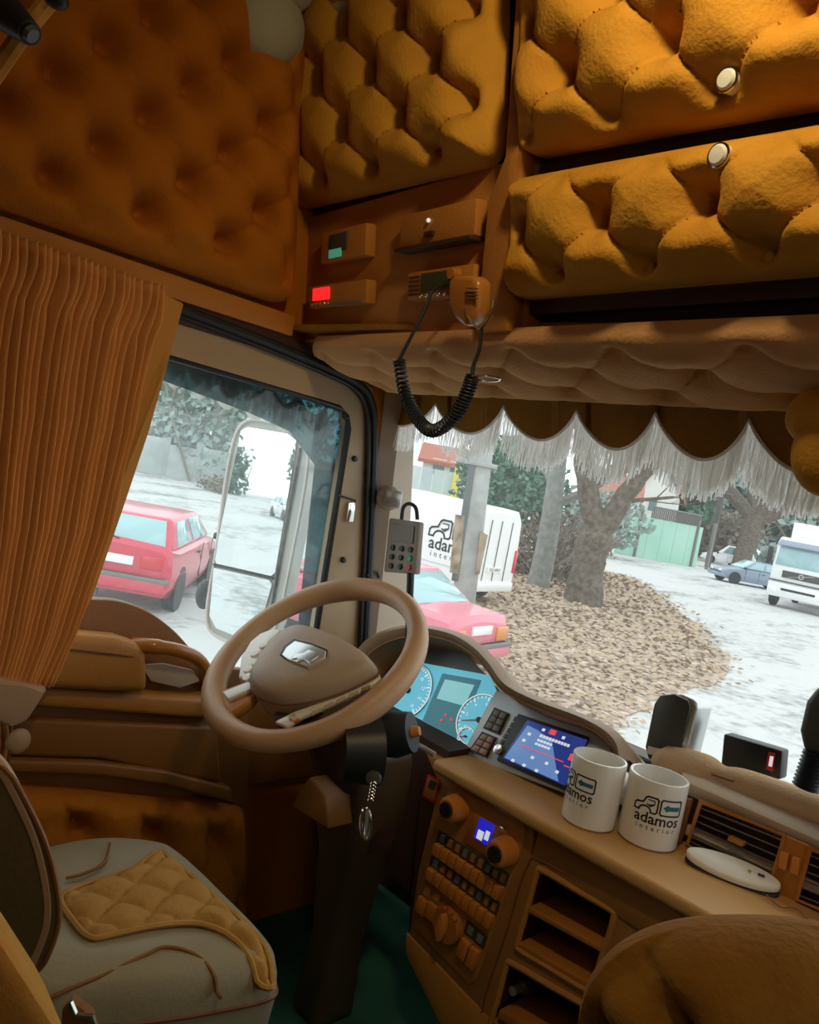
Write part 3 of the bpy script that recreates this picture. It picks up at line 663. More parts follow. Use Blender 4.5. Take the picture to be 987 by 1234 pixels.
# top shelf (cup shelf)
zs = .65
sh = [(-.62, 1.29, zs), (-.35, 1.285, zs), (.1, 1.285, zs), (.40, 1.24, zs), (XE, 1.20, zs), (XE, 1.56, zs), (-.35, 1.56, zs), (-.40, 1.46, zs), (-.62, 1.40, zs)]
build(MB().prism([(a, b, c-.028) for a, b, c in sh], (0, 0, .028)), 'cup_shelf', M['velour_gold'] if 0 else mat('shelf_leather', (.55, .30, .10), .5, bump=.1, scale=160), dash, bevel=.01, seg=3)
# body behind the faces; built as panels so the cubbies stay hollow
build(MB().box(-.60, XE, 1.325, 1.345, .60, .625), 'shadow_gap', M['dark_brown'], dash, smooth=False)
# upper face under the shelf
build(MB().prism([(-.345, 1.32, .615), (XE, 1.26, .615), (XE, 1.27, .545), (-.352, 1.322, .545)], (0, .02, 0)), 'face_upper', M['console'], dash, bevel=.006)
# cubby column: frame around openings
def ring(outer, inner, name, m, o0, o1, par=dash):
    mb = MB(); n = len(outer)
    for i in range(n):
        j = (i+1) % n
        mb.hexa([cy(*outer[i], o0), cy(*outer[j], o0), cy(*inner[j], o0), cy(*inner[i], o0)], [cy(*outer[i], o1), cy(*outer[j], o1), cy(*inner[j], o1), cy(*inner[i], o1)])
    return build(mb, name, m, par, smooth=False)
cub = [(649, 1046), (742, 1100), (712, 1196), (622, 1142)]
low = [(612, 1158), (722, 1222), (700, 1300), (590, 1240)]
# console face around the cubbies: strips
cpoly([(638, 1030), (760, 1100), (742, 1100), (649, 1046)], 0, -.02, 'face_strip', M['console'], dash, smooth=False)
cpoly([(638, 1030), (649, 1046), (622, 1142), (612, 1158), (590, 1240), (560, 1290), (578, 1210)], 0, -.02, 'face_strip', M['console'], dash, smooth=False)
cpoly([(622, 1142), (712, 1196), (722, 1222), (612, 1158)], 0, -.02, 'face_strip', M['console'], dash, smooth=False)
cpoly([(742, 1100), (760, 1100), (1060, 1260), (900, 1400), (700, 1320), (700, 1300), (722, 1222), (712, 1196)], 0, -.02, 'face_panel', M['console'], dash, smooth=False)
def poct(q, g, name, m, r=.005, off=.001):
    pts = [cy(*p, off) for p in q]; build(MB().tube(smoothpath([p for a, b in zip(pts, pts[1:]+pts[:1]) for p in (a.lerp(b, .07), a.lerp(b, .5), a.lerp(b, .93))], 4, True), r, 8, closed=True), name, m, dash)
poct(cub, 0, 'cubby_rim', M['tan'], .0065); poct(low, 0, 'cubby_rim', M['tan'], .0065)
poct([(640, 1030), (990, 1232), (930, 1400), (578, 1225)], 0, 'face_seam', M['piping'], .0022)
for q in (cub, low):      # hollow boxes
    mb = MB(); F = [cy(*p, .0) for p in q]; Bk = [p+Vector((0, .16, 0)) for p in F]
    for i in range(4):
        j = (i+1) % 4; n_ = (sum(F, Vector())/4-(F[i]+F[j])/2).normalized()*-.006
        mb.hexa([F[i], F[j], Bk[j], Bk[i]], [F[i]+n_, F[j]+n_, Bk[j]+n_, Bk[i]+n_])
    mb.prism(Bk, (0, .006, 0)); build(mb, 'cubby_box', M['dark_brown'], dash, smooth=False)
for (a, b, c, d) in (((636, 1092), (729, 1143), (727, 1150), (634, 1099)), ((625, 1135), (714, 1187), (712, 1195), (623, 1143))):
    F = [cy(*p, .004) for p in (a, b, c, d)]; build(MB().prism(F, (0, .15, 0)), 'cubby_shelf', M['orange_pl'], dash, bevel=.003)
sock = cy(630, 1188, -.05)
build(MB().lathe([(.018, 0), (.018, .03), (.014, .036), (.0, .036)], sock+Vector((0, .03, 0)), (0, -1, 0), 20), 'socket', M['greyd'], dash)
build(MB().lathe([(.009, 0), (.009, .03), (.0, .032)], sock+Vector((0, -.005, 0)), (0, -1, 0), 14), 'plug', M['silver'], dash)
cpoly([(602, 1216), (700, 1272), (696, 1284), (598, 1228)], .002, -.12, 'cubby_shelf', M['orange_pl'], dash, bevel=.003)
# ---- switch panel
sw = empty('switch_panel', cy(575, 1060), 'amber switch panel with rows of buttons, two knobs and a big rotary light switch', 'panel')
cpoly([(512, 905), (560, 912), (646, 975), (640, 1030), (578, 1215), (492, 1128), (503, 1050), (528, 945)], 0, -.03, 'face', M['console'], sw, bevel=.006)
cpoly([(555, 950), (628, 988), (636, 998), (634, 1010), (576, 1180), (566, 1186), (500, 1118), (497, 1106), (540, 955)], .0, .004, 'bezel', M['orange_pl'], sw, bevel=.003)
Pn = [(540, 955), (634, 1003), (574, 1186), (497, 1108)]   # tl tr br bl
def sp2(u, v):
    return (Pn[0][0]*(1-u)*(1-v)+Pn[1][0]*u*(1-v)+Pn[2][0]*u*v+Pn[3][0]*(1-u)*v, Pn[0][1]*(1-u)*(1-v)+Pn[1][1]*u*(1-v)+Pn[2][1]*u*v+Pn[3][1]*(1-u)*v)
def cell(u0, u1, v0, v1, o0, o1, name, m, bevel=.0015): return cpoly([sp2(u0, v0), sp2(u1, v0), sp2(u1, v1), sp2(u0, v1)], o0, o1, name, m, sw, bevel=bevel)
cell(.34, .80, .04, .26, .003, .009, 'radio_face', M['orange_pl'], .003)
cell(.44, .64, .05, .20, .008, .011, 'lcd', M['bluelcd'])
cell(.47, .54, .13, .19, .010, .0125, 'lcd_mark', M['white_ic'], 0); cell(.56, .61, .11, .17, .010, .0125, 'lcd_mark', M['white_ic'], 0)
for (u, v) in ((.17, .06), (.86, .16)):
    c = cy(*sp2(u, v), .004); build(MB().lathe([(.030, 0), (.029, .022), (.026, .036), (.021, .040), (.0, .040)], c, (0, -1, 0), 24), 'knob', M['orange_btn'], sw)
    build(MB().lathe([(.017, .0), (.016, .005), (.0, .003)], c+Vector((0, -.040, 0)), (0, -1, 0), 20), 'knob_cap', M['black'], sw)
build(MB().ball(cy(*sp2(.72, .05), .012), .006), 'chrome_button', M['chrome'], sw)
for r_, (v0, v1) in enumerate(((.30, .46), (.49, .65))):
    cell(.02, .98, v0-.02, v0+.075, .003, .005, 'icon_strip', M['greyd'])
    for i in range(9):
        u0 = .05+i*.103
        if r_ == 0 and i == 0: u0 += .0
        cell(u0, u0+.092, v0+.07, v1-.005, .004, .018, 'rocker_switch', M['orange_btn'])
        cell(u0+.02, u0+.07, v0+.0, v0+.05, .004, .009, 'switch_icon', M['tan'] if i % 3 else M['silver'], 0)
for (u0, v0) in ((.03, .75), (.17, .73)): cell(u0, u0+.12, v0+.04, v0+.15, .004, .016, 'rocker_switch', M['orange_btn']); cell(u0+.02, u0+.09, v0-.04, v0+.02, .004, .008, 'switch_icon', M['tan'], 0)
cell(.66, .96, .70, .79, .003, .006, 'icon_strip', M['greyd'])
for u0 in (.68, .82): cell(u0, u0+.12, .81, .93, .004, .016, 'rocker_switch', M['orange_btn']); cell(u0+.02, u0+.09, .72, .77, .004, .008, 'switch_icon', M['silver'], 0)
c = cy(*sp2(.46, .82), .003); build(MB().lathe([(.040, 0), (.038, .012), (.034, .016), (.0, .016)], c, (0, -1, 0), 28), 'rotary_dial', M['orange_pl'], sw)
build(MB().prism([c+Vector((math.cos(a)*rr, -.016, math.sin(a)*rr*2.7)) for a, rr in [(k*math.pi/6, .0115) for k in range(12)]], (0, -.018, 0)), 'rotary_grip', M['orange_btn'], sw, bevel=.004)
for k in range(5): build(MB().ball(c+Vector((math.sin(-.8+k*.4)*.036, -.014, math.cos(-.8+k*.4)*.036)), .0028), 'dial_mark', M['redlens'], sw)
# little inset at the upper left
cell(-.28, -.12, -.06, .13, .0, .003, 'inset_frame', M['redlens'], .001); cell(-.265, -.135, -.045, .115, .0025, .005, 'inset_plate', M['console'], .001); cell(-.24, -.16, -.03, .03, .004, .007, 'inset_socket', M['greyd'], .001)
# lower trim beneath the switch panel
cpoly([(488, 1122), (575, 1214), (700, 1330), (690, 1380), (560, 1300), (487, 1150)], .004, -.05, 'lower_trim', M['tan'], dash, bevel=.008)
# left cheek of the console, in shadow
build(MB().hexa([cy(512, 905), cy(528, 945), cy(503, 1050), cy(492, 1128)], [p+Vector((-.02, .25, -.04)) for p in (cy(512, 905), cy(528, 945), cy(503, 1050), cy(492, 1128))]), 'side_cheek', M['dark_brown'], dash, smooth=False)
# ---- right hand block with the vents
YV = 1.50
def vy(px, py, o=0): return atY(px, py, YV-o)
blk = [vy(818, 952), vy(1120, 1075), vy(1140, 1180), vy(806, 1026)]
build(MB().prism([p+Vector((0, .012, 0)) for p in blk], (0, .05, 0)), 'vent_block', M['dark_brown'], dash, smooth=False)
def vpoly(pts, o0, o1, name, m, parent=dash, bevel=0): return build(MB().prism([vy(*p, o0) for p in pts], (0, -(o1-o0), 0)), name, m, parent, bevel=bevel)
def vent(tl, tr, br, bl, ns, name='air_vent'):
    n = 4; q = [tl, tr, br, bl]; mb = MB(); cxx = sum(p[0] for p in q)/4; cyy = sum(p[1] for p in q)/4
    qi = [(cxx+(p[0]-cxx)*.93, cyy+(p[1]-cyy)*.86) for p in q]
    for i in range(4):
        j = (i+1) % 4; mb.hexa([vy(*q[i], 0), vy(*q[j], 0), vy(*qi[j], 0), vy(*qi[i], 0)], [vy(*q[i], .012), vy(*q[j], .012), vy(*qi[j], .012), vy(*qi[i], .012)])
    fo = build(mb, 'vent_frame', M['orange_pl'], dash, smooth=False)
    for k in range(ns):
        t = (k+.6)/ns
        a = (qi[0][0]*(1-t)+qi[3][0]*t, qi[0][1]*(1-t)+qi[3][1]*t); b = (qi[1][0]*(1-t)+qi[2][0]*t, qi[1][1]*(1-t)+qi[2][1]*t)
        A_, B_ = vy(*a, .006), vy(*b, .006)
        build(MB().hexa([A_, B_, B_+Vector((0, .022, -.010)), A_+Vector((0, .022, -.010))], [p+Vector((0, 0, .0022)) for p in (A_, B_, B_+Vector((0, .022, -.010)), A_+Vector((0, .022, -.010)))]), 'slat', M['grey'], fo, smooth=False)
    return fo
vent((843, 962), (948, 1006), (928, 1072), (826, 1018), 6); vent((975, 1018), (1090, 1065), (1075, 1135), (958, 1085), 6)
vpoly([(945, 1004), (980, 1019), (962, 1088), (926, 1071)], 0, .010, 'vent_bridge', M['orange_pl'], bevel=.003)
for q in ((948, 1036), (962, 1042)): build(MB().prism([vy(q[0]-5, q[1]-12, .01), vy(q[0]+5, q[1]-8, .01), vy(q[0]+2, q[1]+12, .01), vy(q[0]-8, q[1]+8, .01)], (0, -.012, 0)), 'vent_thumbwheel', M['orange_btn'], dash, bevel=.003)
vpoly([(882, 1006), (900, 1014), (898, 1019), (880, 1011)], .006, .02, 'vent_tab', M['tan'], bevel=.001)
vpoly([(806, 955), (838, 962), (822, 1020), (798, 1012)], 0, .016, 'vent_end_trim', M['tan_dk'], bevel=.005)
# pale slope above the vents and the dash top
mb = MB(); xs = [-.16, .3, XE]
mb.hexa([(-.17, 1.495, .765), (XE, 1.495, .765), (XE, 1.56, .66), (-.17, 1.56, .66)], [(-.19, 1.53, .782), (XE, 1.53, .782), (XE, 1.70, .70), (-.19, 1.70, .70)])
build(mb, 'pale_slope', M['beige_lt'], dash, bevel=.01)
build(MB().prism([(-1.12, 1.46, .655), (-.16, 1.50, .665), (XE, 1.52, .70), (XE, 1.74, .70), (-1.12, 1.66, .64)], (0, 0, .02)), 'dash_top', M['beige_lt'], dash, bevel=.004)
# ---- instrument binnacle
KU = Vector((0, .42, .9)).normalized(); KN = Vector((0, -.9, .42)).normalized(); KP = Vector((-.6, 1.405, .67))
def kp(px, py, o=0): return atP(px, py, KP+KN*o, KN)
HO = [(418, 812), (424, 788), (440, 768), (468, 755), (505, 751), (545, 758), (575, 773), (597, 795), (618, 822), (655, 841), (700, 858), (735, 875), (752, 893), (757, 915)]
HI = [(432, 815), (438, 796), (452, 782), (474, 771), (505, 766), (540, 772), (565, 786), (585, 806), (605, 832), (645, 853), (695, 871), (722, 886), (738, 902), (742, 920)]
HK = [.05]*9+[.045, .035, .02, .01, .0]
ho = smoothpath([kp(*p, k) for p, k in zip(HO, HK)], 5); hi = smoothpath([kp(*p, k) for p, k in zip(HI, HK)], 5)
n = len(ho); vs = []
for i in range(n):
    mid = (ho[i]+hi[i])/2
    vs += [ho[i]-KN*.20+Vector((0, .0, -.02)), ho[i]-KN*.01, mid+KN*.012, hi[i]-KN*.004, hi[i]-KN*.085]
fs = [(i*5+k, i*5+k+1, i*5+6+k, i*5+5+k) for i in range(n-1) for k in range(4)]
mb = MB(); mb.add(vs, fs); hood = build(mb, 'hood', mat('hood_leather', (.30, .20, .12), .5, bump=.12, scale=200), dash, angle=60)
build(MB().tube([p-KN*.002+(q-p)*.02 for p, q in zip(hi, ho)], .002, 6), 'hood_piping', M['tan_dk'], dash)
inn = MB(); vs = []
for i in range(n): vs += [hi[i]-KN*.006, hi[i]-KN*.088+(sum(hi, Vector())/n-hi[i])*.04]
inn.add(vs, [(2*i, 2*i+1, 2*i+3, 2*i+2) for i in range(n-1)]); build(inn, 'hood_lining', M['tan_dk'], dash, angle=60)
ic = empty('instrument_cluster', kp(530, 850), 'cyan lit instrument cluster with two round gauges and a centre display', 'instruments')
def kpoly(pts, o0, o1, name, m, parent=None, bevel=0, **k): return build(MB().prism([kp(*p, o0) for p in pts], KN*(o1-o0)), name, m, parent or ic, bevel=bevel, **k)
kpoly([(420, 815), (450, 782), (500, 768), (560, 785), (605, 835), (660, 856), (735, 885), (745, 925), (690, 962), (565, 918), (500, 900), (430, 880)], -.036, -.030, 'back_plate', M['greyd'], bevel=0)
kpoly([(500, 798), (592, 815), (601, 838), (566, 910), (507, 898), (470, 868), (470, 820)], -.030, -.024, 'dial_face', M['cluster'])
kpoly([(534, 812), (580, 820), (565, 858), (548, 905), (508, 898), (500, 892)], -.024, -.021, 'centre_panel', M['cluster_dk'])
kpoly([(537, 819), (572, 826), (560, 851), (527, 842)], -.021, -.018, 'centre_display', M['cluster_lt'])
def gauge(px, py, r, a0, a1, nt, small=False):
    c = kp(px, py, -.020); e1 = Vector((1, 0, 0)); e2 = KU
    def g(a, q): return c+(e1*math.cos(a)+e2*math.sin(a))*q
    build(MB().tube([g(a, r) for a in np.linspace(0, 2*math.pi, 40, endpoint=False)], .0032, 6, closed=True), 'gauge_ring', M['silver'], ic)
    build(MB().lathe([(r*.98, 0), (0, .0006)], c, KN, 36), 'gauge_face', M['cluster'], ic)
    mb = MB()
    for k in range(nt):
        a = a0+(a1-a0)*k/(nt-1); rr = r*(.78 if k % 4 == 0 else .86); w = .0012 if k % 4 == 0 else .0007
        t = Vector((-math.sin(a), 0, 0)); t = (e1*-math.sin(a)+e2*math.cos(a))*w
        mb.hexa([g(a, rr)-t, g(a, r*.93)-t, g(a, r*.93)+t, g(a, rr)+t], [p+KN*.002 for p in (g(a, rr)-t, g(a, r*.93)-t, g(a, r*.93)+t, g(a, rr)+t)])
    build(mb, 'tick_marks', M['white_ic'], ic, smooth=False)
    a = a0+(a1-a0)*.08; t = (e1*-math.sin(a)+e2*math.cos(a))*.002
    build(MB().hexa([g(a, 0)-t, g(a, r*.8)-t*.2, g(a, r*.8)+t*.2, g(a, 0)+t], [p+KN*.005 for p in (g(a, 0)-t, g(a, r*.8)-t*.2, g(a, r*.8)+t*.2, g(a, 0)+t)]), 'needle', M['redlens'], ic, smooth=False)
    build(MB().lathe([(r*.12, 0), (r*.1, .007), (0, .007)], c, KN, 16), 'needle_hub', M['black'], ic)
    for k in range(0, nt, 4):
        a = a0+(a1-a0)*k/(nt-1); q = g(a, r*.64)+KN*.0015
        o_ = MB(); put2d(o_, text2d(str(k//4*2), r*.17), lambda x, y: q+e1*x+e2*y); build(o_, 'numeral', M['white_ic'], ic, smooth=False, weld=False)
gauge(492, 832, .072, 3.9, -.7, 33); gauge(578, 868, .062, 3.9, -.7, 25)
gauge(562, 888, .022, 3.9, -.7, 9)
for p in ((537, 862), (544, 867), (532, 868)): build(MB().ball(kp(*p, -.019), .0035), 'warning_light', M['red_ic'], ic)
# silver centre panel with the touch screen
iv = empty('infotainment_unit', kp(650, 900), 'silver panel with a blue lit touch screen and button blocks, right of the gauges', 'screen')
kpoly([(602, 834), (665, 856), (735, 884), (742, 915), (690, 960), (560, 912), (590, 855)], -.028, -.012, 'panel', mat('silver_panel', (.42, .43, .43), .4, metal=.3), iv, bevel=.004)
kpoly([(626, 861), (712, 889), (686, 955), (600, 917)], -.012, -.004, 'bezel', M['black'], iv, bevel=.003)
scr = [(636, 868), (708, 892), (681, 947), (606, 914)]
kpoly(scr, -.004, -.0025, 'display', M['navy'], iv)
kpoly([(636, 874), (648, 880), (665, 892), (673, 942), (608, 913)], -.0026, -.0018, 'painted_reflection', M['scr_reflection'], iv)  # pale blue reflection on the screen, painted as a glowing patch
def sq(u, v):
    a, b, c_, d = scr; return ((a[0]*(1-u)+b[0]*u)*(1-v)+(d[0]*(1-u)+c_[0]*u)*v, (a[1]*(1-u)+b[1]*u)*(1-v)+(d[1]*(1-u)+c_[1]*u)*v)
def sbar(u0, u1, v0, v1, name, m): kpoly([sq(u0, v0), sq(u1, v0), sq(u1, v1), sq(u0, v1)], -.0018, -.0008, name, m, iv, smooth=False)
for (u0, u1, v0, v1) in ((.30, .80, .20, .26), (.30, .58, .31, .36), (.30, .55, .40, .45)):
    k = int((u1-u0)/.05)
    for i in range(k): sbar(u0+i*.05, u0+i*.05+.036, v0, v1, 'text_mark', M['white_ic'])
for (u, v) in ((.28, .06), (.62, .08), (.12, .25), (.10, .42), (.35, .70), (.58, .70), (.12, .92), (.3, .92), (.5, .92), (.78, .78)): sbar(u, u+.045, v, v+.06, 'icon', M['white_ic'])
sbar(.40, .50, .02, .13, 'red_icon', M['red_ic']); sbar(.86, .96, .36, .50, 'red_icon', M['red_ic']); sbar(.10, .82, .565, .585, 'red_line', M['red_ic']); sbar(.85, .94, .62, .645, 'red_line', M['red_ic'])
def bq(q, nu_, nv_, name, m, o=-.012):
    for i in range(nu_):
        for j in range(nv_):
            f = lambda u, v: ((q[0][0]*(1-u)+q[1][0]*u)*(1-v)+(q[3][0]*(1-u)+q[2][0]*u)*v, (q[0][1]*(1-u)+q[1][1]*u)*(1-v)+(q[3][1]*(1-u)+q[2][1]*u)*v)
            e = .08; kpoly([f((i+e)/nu_, (j+e)/nv_), f((i+1-e)/nu_, (j+e)/nv_), f((i+1-e)/nu_, (j+1-e)/nv_), f((i+e)/nu_, (j+1-e)/nv_)], o, o+.006, name, m, iv, bevel=.0008)
kpoly([(597, 853), (614, 860), (602, 886), (583, 878)], -.012, -.008, 'button_block', M['black'], iv); bq([(598, 855), (612, 861), (601, 884), (585, 877)], 2, 3, 'key', M['grey'], -.009)
kpoly([(582, 882), (599, 889), (587, 914), (566, 905)], -.012, -.008, 'button_block', M['black'], iv); bq([(583, 884), (597, 890), (586, 912), (568, 904)], 2, 3, 'key', mat('rosy_key', (.35, .2, .17), .4), -.009)
bq([(622, 863), (628, 866), (608, 900), (602, 897)], 1, 5, 'side_key', M['greyd'], -.011)
build(MB().lathe([(.012, 0), (.011, .012), (0, .013)], kp(603, 905, -.012), KN, 18), 'knob', M['chrome'], iv)
# dash lip between cluster and switch panel

# driver side dash end, under the binnacle
build(MB().prism([(-1.12, 1.40, .30), (-.62, 1.36, .30), (-.62, 1.34, .66), (-1.12, 1.36, .66)], (0, .25, 0)), 'driver_side_body', M['dark_brown'], dash, smooth=False)
build(MB().prism([kp(405, 800, -.02), kp(445, 770, -.02), kp(440, 880, -.02), kp(380, 900, -.02)], KN*-.1), 'driver_side_cap', M['beige'], dash, bevel=.01)
# =================================================================== STEERING
WC = Vector((-.717, .994, .854)); wt, wa = math.radians(51.3), math.radians(2)
WN = Vector((math.sin(wa)*math.cos(wt), -math.cos(wa)*math.cos(wt), math.sin(wt))); WU = Vector((0, 0, 1)).cross(WN).normalized(); WV = WN.cross(WU)
st = empty('steering_wheel', WC, 'large taupe leather steering wheel with a silver shield emblem on its pad', 'steering wheel')
def wr_(a, r, o=0): return WC+(WU*math.cos(a)+WV*math.sin(a))*r+WN*o
mb = MB()
def rimf(u, v):
    a = 2*math.pi*u; b = 2*math.pi*v; rr = .0225+.0025*math.cos(6*b)*0+.002*math.cos(3*a)
    return wr_(a, .213+rr*math.cos(b), rr*math.sin(b)*1.05)
vs = [rimf(i/72, j/14) for i in range(72) for j in range(14)]
mb.add(vs, [(i*14+j, ((i+1) % 72)*14+j, ((i+1) % 72)*14+(j+1) % 14, i*14+(j+1) % 14) for i in range(72) for j in range(14)])
build(mb, 'rim', M['wheel'], st)
def wp(px, py, o=0): return atP(px, py, WC+WN*o, WN)
def wpoly(pts, o0, o1, name, m, bevel=.004, seg=3, sm=0, par=st):
    P = [wp(*p, o0) for p in pts]
    if sm: P = smoothpath(P, sm, True)
    return build(MB().prism(P, WN*(o1-o0)), name, m, par, bevel=bevel, seg=seg)
pad = [(352, 764), (372, 762), (405, 773), (438, 792), (452, 806), (448, 816), (400, 838), (355, 848), (325, 845), (306, 832), (308, 812), (328, 782)]
P = smoothpath([wp(*p, .02) for p in pad], 4, True); c0 = sum(P, Vector())/len(P); n = len(P); vs = []
for s_, d in ((1.0, -.05), (1.03, .0), (.99, .018), (.9, .028), (.6, .034), (.25, .036)): vs += [c0+(p-c0)*s_+WN*(d-0) for p in P]
mb = MB(); mb.add(vs, [(r*n+i, r*n+(i+1) % n, (r+1)*n+(i+1) % n, (r+1)*n+i) for r in range(5) for i in range(n)]+[tuple(range(n)), tuple(range(5*n, 6*n))])
build(mb, 'airbag_pad', M['hub'], st, angle=60)
build(MB().tube([c0+(p-c0)*1.03 for p in P], .0018, 5, closed=True), 'pad_seam', M['piping'], st)
sh_ = [(358, 777), (378, 782), (395, 789), (394, 797), (373, 809), (350, 800), (342, 794), (347, 785)]
wpoly([(p[0]+(p[0]-369)*.08, p[1]+(p[1]-792)*.10) for p in sh_], .045, .0585, 'emblem_rim', M['black'], .001)
em = wpoly(sh_, .05, .061, 'emblem_plate', mat('emblem_silver', (.75, .78, .8), .25, metal=.6), .002)
lion = [(352, 795), (357, 789), (366, 788), (372, 784), (380, 786), (385, 790), (380, 794), (376, 797), (374, 803), (371, 799), (366, 796), (361, 799), (357, 799), (359, 794)]
wpoly(lion, .0605, .063, 'lion_mark', M['silver'], .0005)
# hub body, spokes and button fields
build(MB().lathe([(.085, -.085), (.10, -.04), (.095, -.005), (.05, .0)], c0-WN*.03, WN, 28), 'hub_body', M['tan_dk'], st)
wpoly([(262, 842), (280, 838), (306, 828), (316, 842), (306, 856), (280, 872), (262, 866)], -.012, .010, 'spoke', M['tan'], .006)
wpoly([(270, 838), (302, 825), (309, 833), (277, 847)], .008, .018, 'spoke_trim', M['white_gl'], .003)
wpoly([(318, 772), (334, 766), (345, 768), (326, 786), (310, 812), (302, 826), (292, 826), (296, 800), (306, 782)], -.008, .014, 'button_field', M['white_gl'], .004)
for p in ((318, 779), (308, 789), (306, 800), (300, 808), (299, 818)): build(MB().lathe([(.0105, 0), (.0095, .006), (0, .007)], wp(*p, .013), WN, 14), 'thumb_button', M['white_gl'], st)
wpoly([(333, 868), (352, 856), (390, 842), (430, 820), (452, 811), (458, 818), (440, 836), (400, 858), (360, 876), (340, 884)], -.02, -.002, 'lower_spoke', M['dark_brown'], .004)
wpoly([(333, 874), (356, 862), (393, 849), (446, 820), (458, 814), (460, 822), (448, 832), (400, 854), (366, 868), (348, 880)], .004, .014, 'button_strip', M['white_gl'], .003)
for i in range(5): wpoly([(376+i*15, 859-i*7), (387+i*15, 854-i*7), (387+i*15, 858-i*7), (376+i*15, 864-i*7)], .014, .018, 'strip_button', M['chrome'] if i == 4 else M['beige_lt'], .001)
wpoly([(346, 868), (358, 862), (364, 870), (352, 877)], .004, .014, 'end_button', M['orange_btn'], .003)
# column
colm = empty('steering_column', (-.72, 1.15, 0), 'dark brown steering column with black stalk switch, ignition barrel and hanging key fob', 'column')
build(MB().tube(smoothpath([WC-WN*.08, WC-WN*.16, WC-WN*.26+Vector((0, 0, -.04)), (-.72, 1.24, .45)], 5), [.10]*6+[.085]*5+[.07]*(16-11), 20), 'shroud', M['dark_brown'], colm)
mb = MB(); pts = [((-.80, -.64), (1.10, 1.26), .66), ((-.80, -.645), (1.12, 1.28), .52), ((-.80, -.68), (1.16, 1.28), .40), ((-.79, -.70), (1.18, 1.28), .20), ((-.81, -.71), (1.18, 1.30), 0)]
vs = []
for (x0, x1), (y0, y1), z in pts: vs += [(x0, y0, z), (x1, y0, z), (x1, y1, z), (x0, y1, z)]
mb.add(vs, [(i*4+k, i*4+(k+1) % 4, i*4+4+(k+1) % 4, i*4+4+k) for i in range(4) for k in range(4)]+[(0, 1, 2, 3), (16, 17, 18, 19)])
build(mb, 'pedestal', mat('column_brown', (.075, .045, .02), .5), colm, bevel=.02, seg=3)
sa = atD(455, 888, 1.45); sb = atD(497, 882, 1.43)
build(MB().tube([sa, sa.lerp(sb, .5), sb], [.034, .042, .036], 18), 'stalk_housing', M['rubber'], colm)
build(MB().tube([sb, sb+(sb-sa).normalized()*.014], [.011, .008], 12), 'stalk_cap', M['orange_btn'], colm)
build(MB().tube([atD(492, 893, 1.46), atD(512, 902, 1.45), atD(524, 910, 1.44)], [.006, .005, .006], 8), 'lever', M['silver'], colm)
build(MB().tube([atD(410, 905, 1.40), atD(455, 905, 1.42)], [.05, .06], 18), 'lower_housing', M['black'], colm)
build(MB().lathe([(.012, 0), (.012, .018), (.0, .02)], atD(452, 938, 1.36), (.4, -.7, .3), 14), 'ignition_barrel', M['greyd'], colm)
ky = empty('key_fob', atD(446, 965, 1.33), 'silver key fob hanging from the ignition on a short chain', 'key')
for i in range(6): build(MB().tube([atD(450-i*.7+3.0*math.cos(a), 945+i*4+3.0*math.sin(a), 1.335) for a in np.linspace(0, 6.28, 8, endpoint=False)], .0012, 5, closed=True), 'chain_link', M['chrome'], ky)
build(MB().tube([atD(441+6*math.cos(a), 993+19*math.sin(a)-0, 1.33) for a in np.linspace(0, 6.28, 18, endpoint=False)], .0032, 6, closed=True), 'fob_ring', M['chrome'], ky)
build(MB().tube([atD(443, 976, 1.33), atD(440, 1010, 1.33)], [.004, .0025], 6), 'fob_bar', M['silver'], ky)
# panel left of the column (fuse cover)
build(MB().prism([atD(372, 935, 1.60), atD(392, 960, 1.6), atD(395, 1000, 1.6), atD(350, 972, 1.62)], (0, .1, 0)), 'knee_panel', M['tan_dk'], dash, bevel=.006)
# =================================================================== SEAT
seat = empty('driver_seat', (-.62, .55, 0), 'driver seat in grey leather with a quilted suede inset and dark bolstered back', 'seat')
# cushion: bounded outline on z=.48, domed
zc = .47
ol = [(62, 1020), (130, 1012), (190, 1018), (215, 1030), (250, 1060), (285, 1095), (318, 1128), (337, 1156), (331, 1172), (280, 1184), (200, 1196), (120, 1202), (60, 1206), (0, 1206), (-80, 1170), (-60, 1060)]
OP = smoothpath([atZ(*p, zc) for p in ol], 5, True); n = len(OP); c0 = sum(OP, Vector())/n; vs = []
for s_, d in ((.93, -.13), (.985, -.085), (1.0, -.045), (1.0, -.03), (.985, -.004), (.95, .018), (.85, .034), (.6, .040), (.3, .038)): vs += [c0+(p-c0)*s_+Vector((0, 0, d-.01)) for p in OP]
mb = MB(); mb.add(vs, [(r*n+i, r*n+(i+1) % n, (r+1)*n+(i+1) % n, (r+1)*n+i) for r in range(8) for i in range(n)]+[tuple(range(n)), tuple(range(8*n, 9*n))])
build(mb, 'cushion', M['seat'], seat, angle=60)
build(MB().tube([c0+(p-c0)*1.002+Vector((0, 0, -.042)) for p in OP], .0035, 6, closed=True), 'cushion_piping', M['piping'], seat)
zt_ = zc+.032
def sz(px, py, o=0): return atZ(px, py, zt_+o)
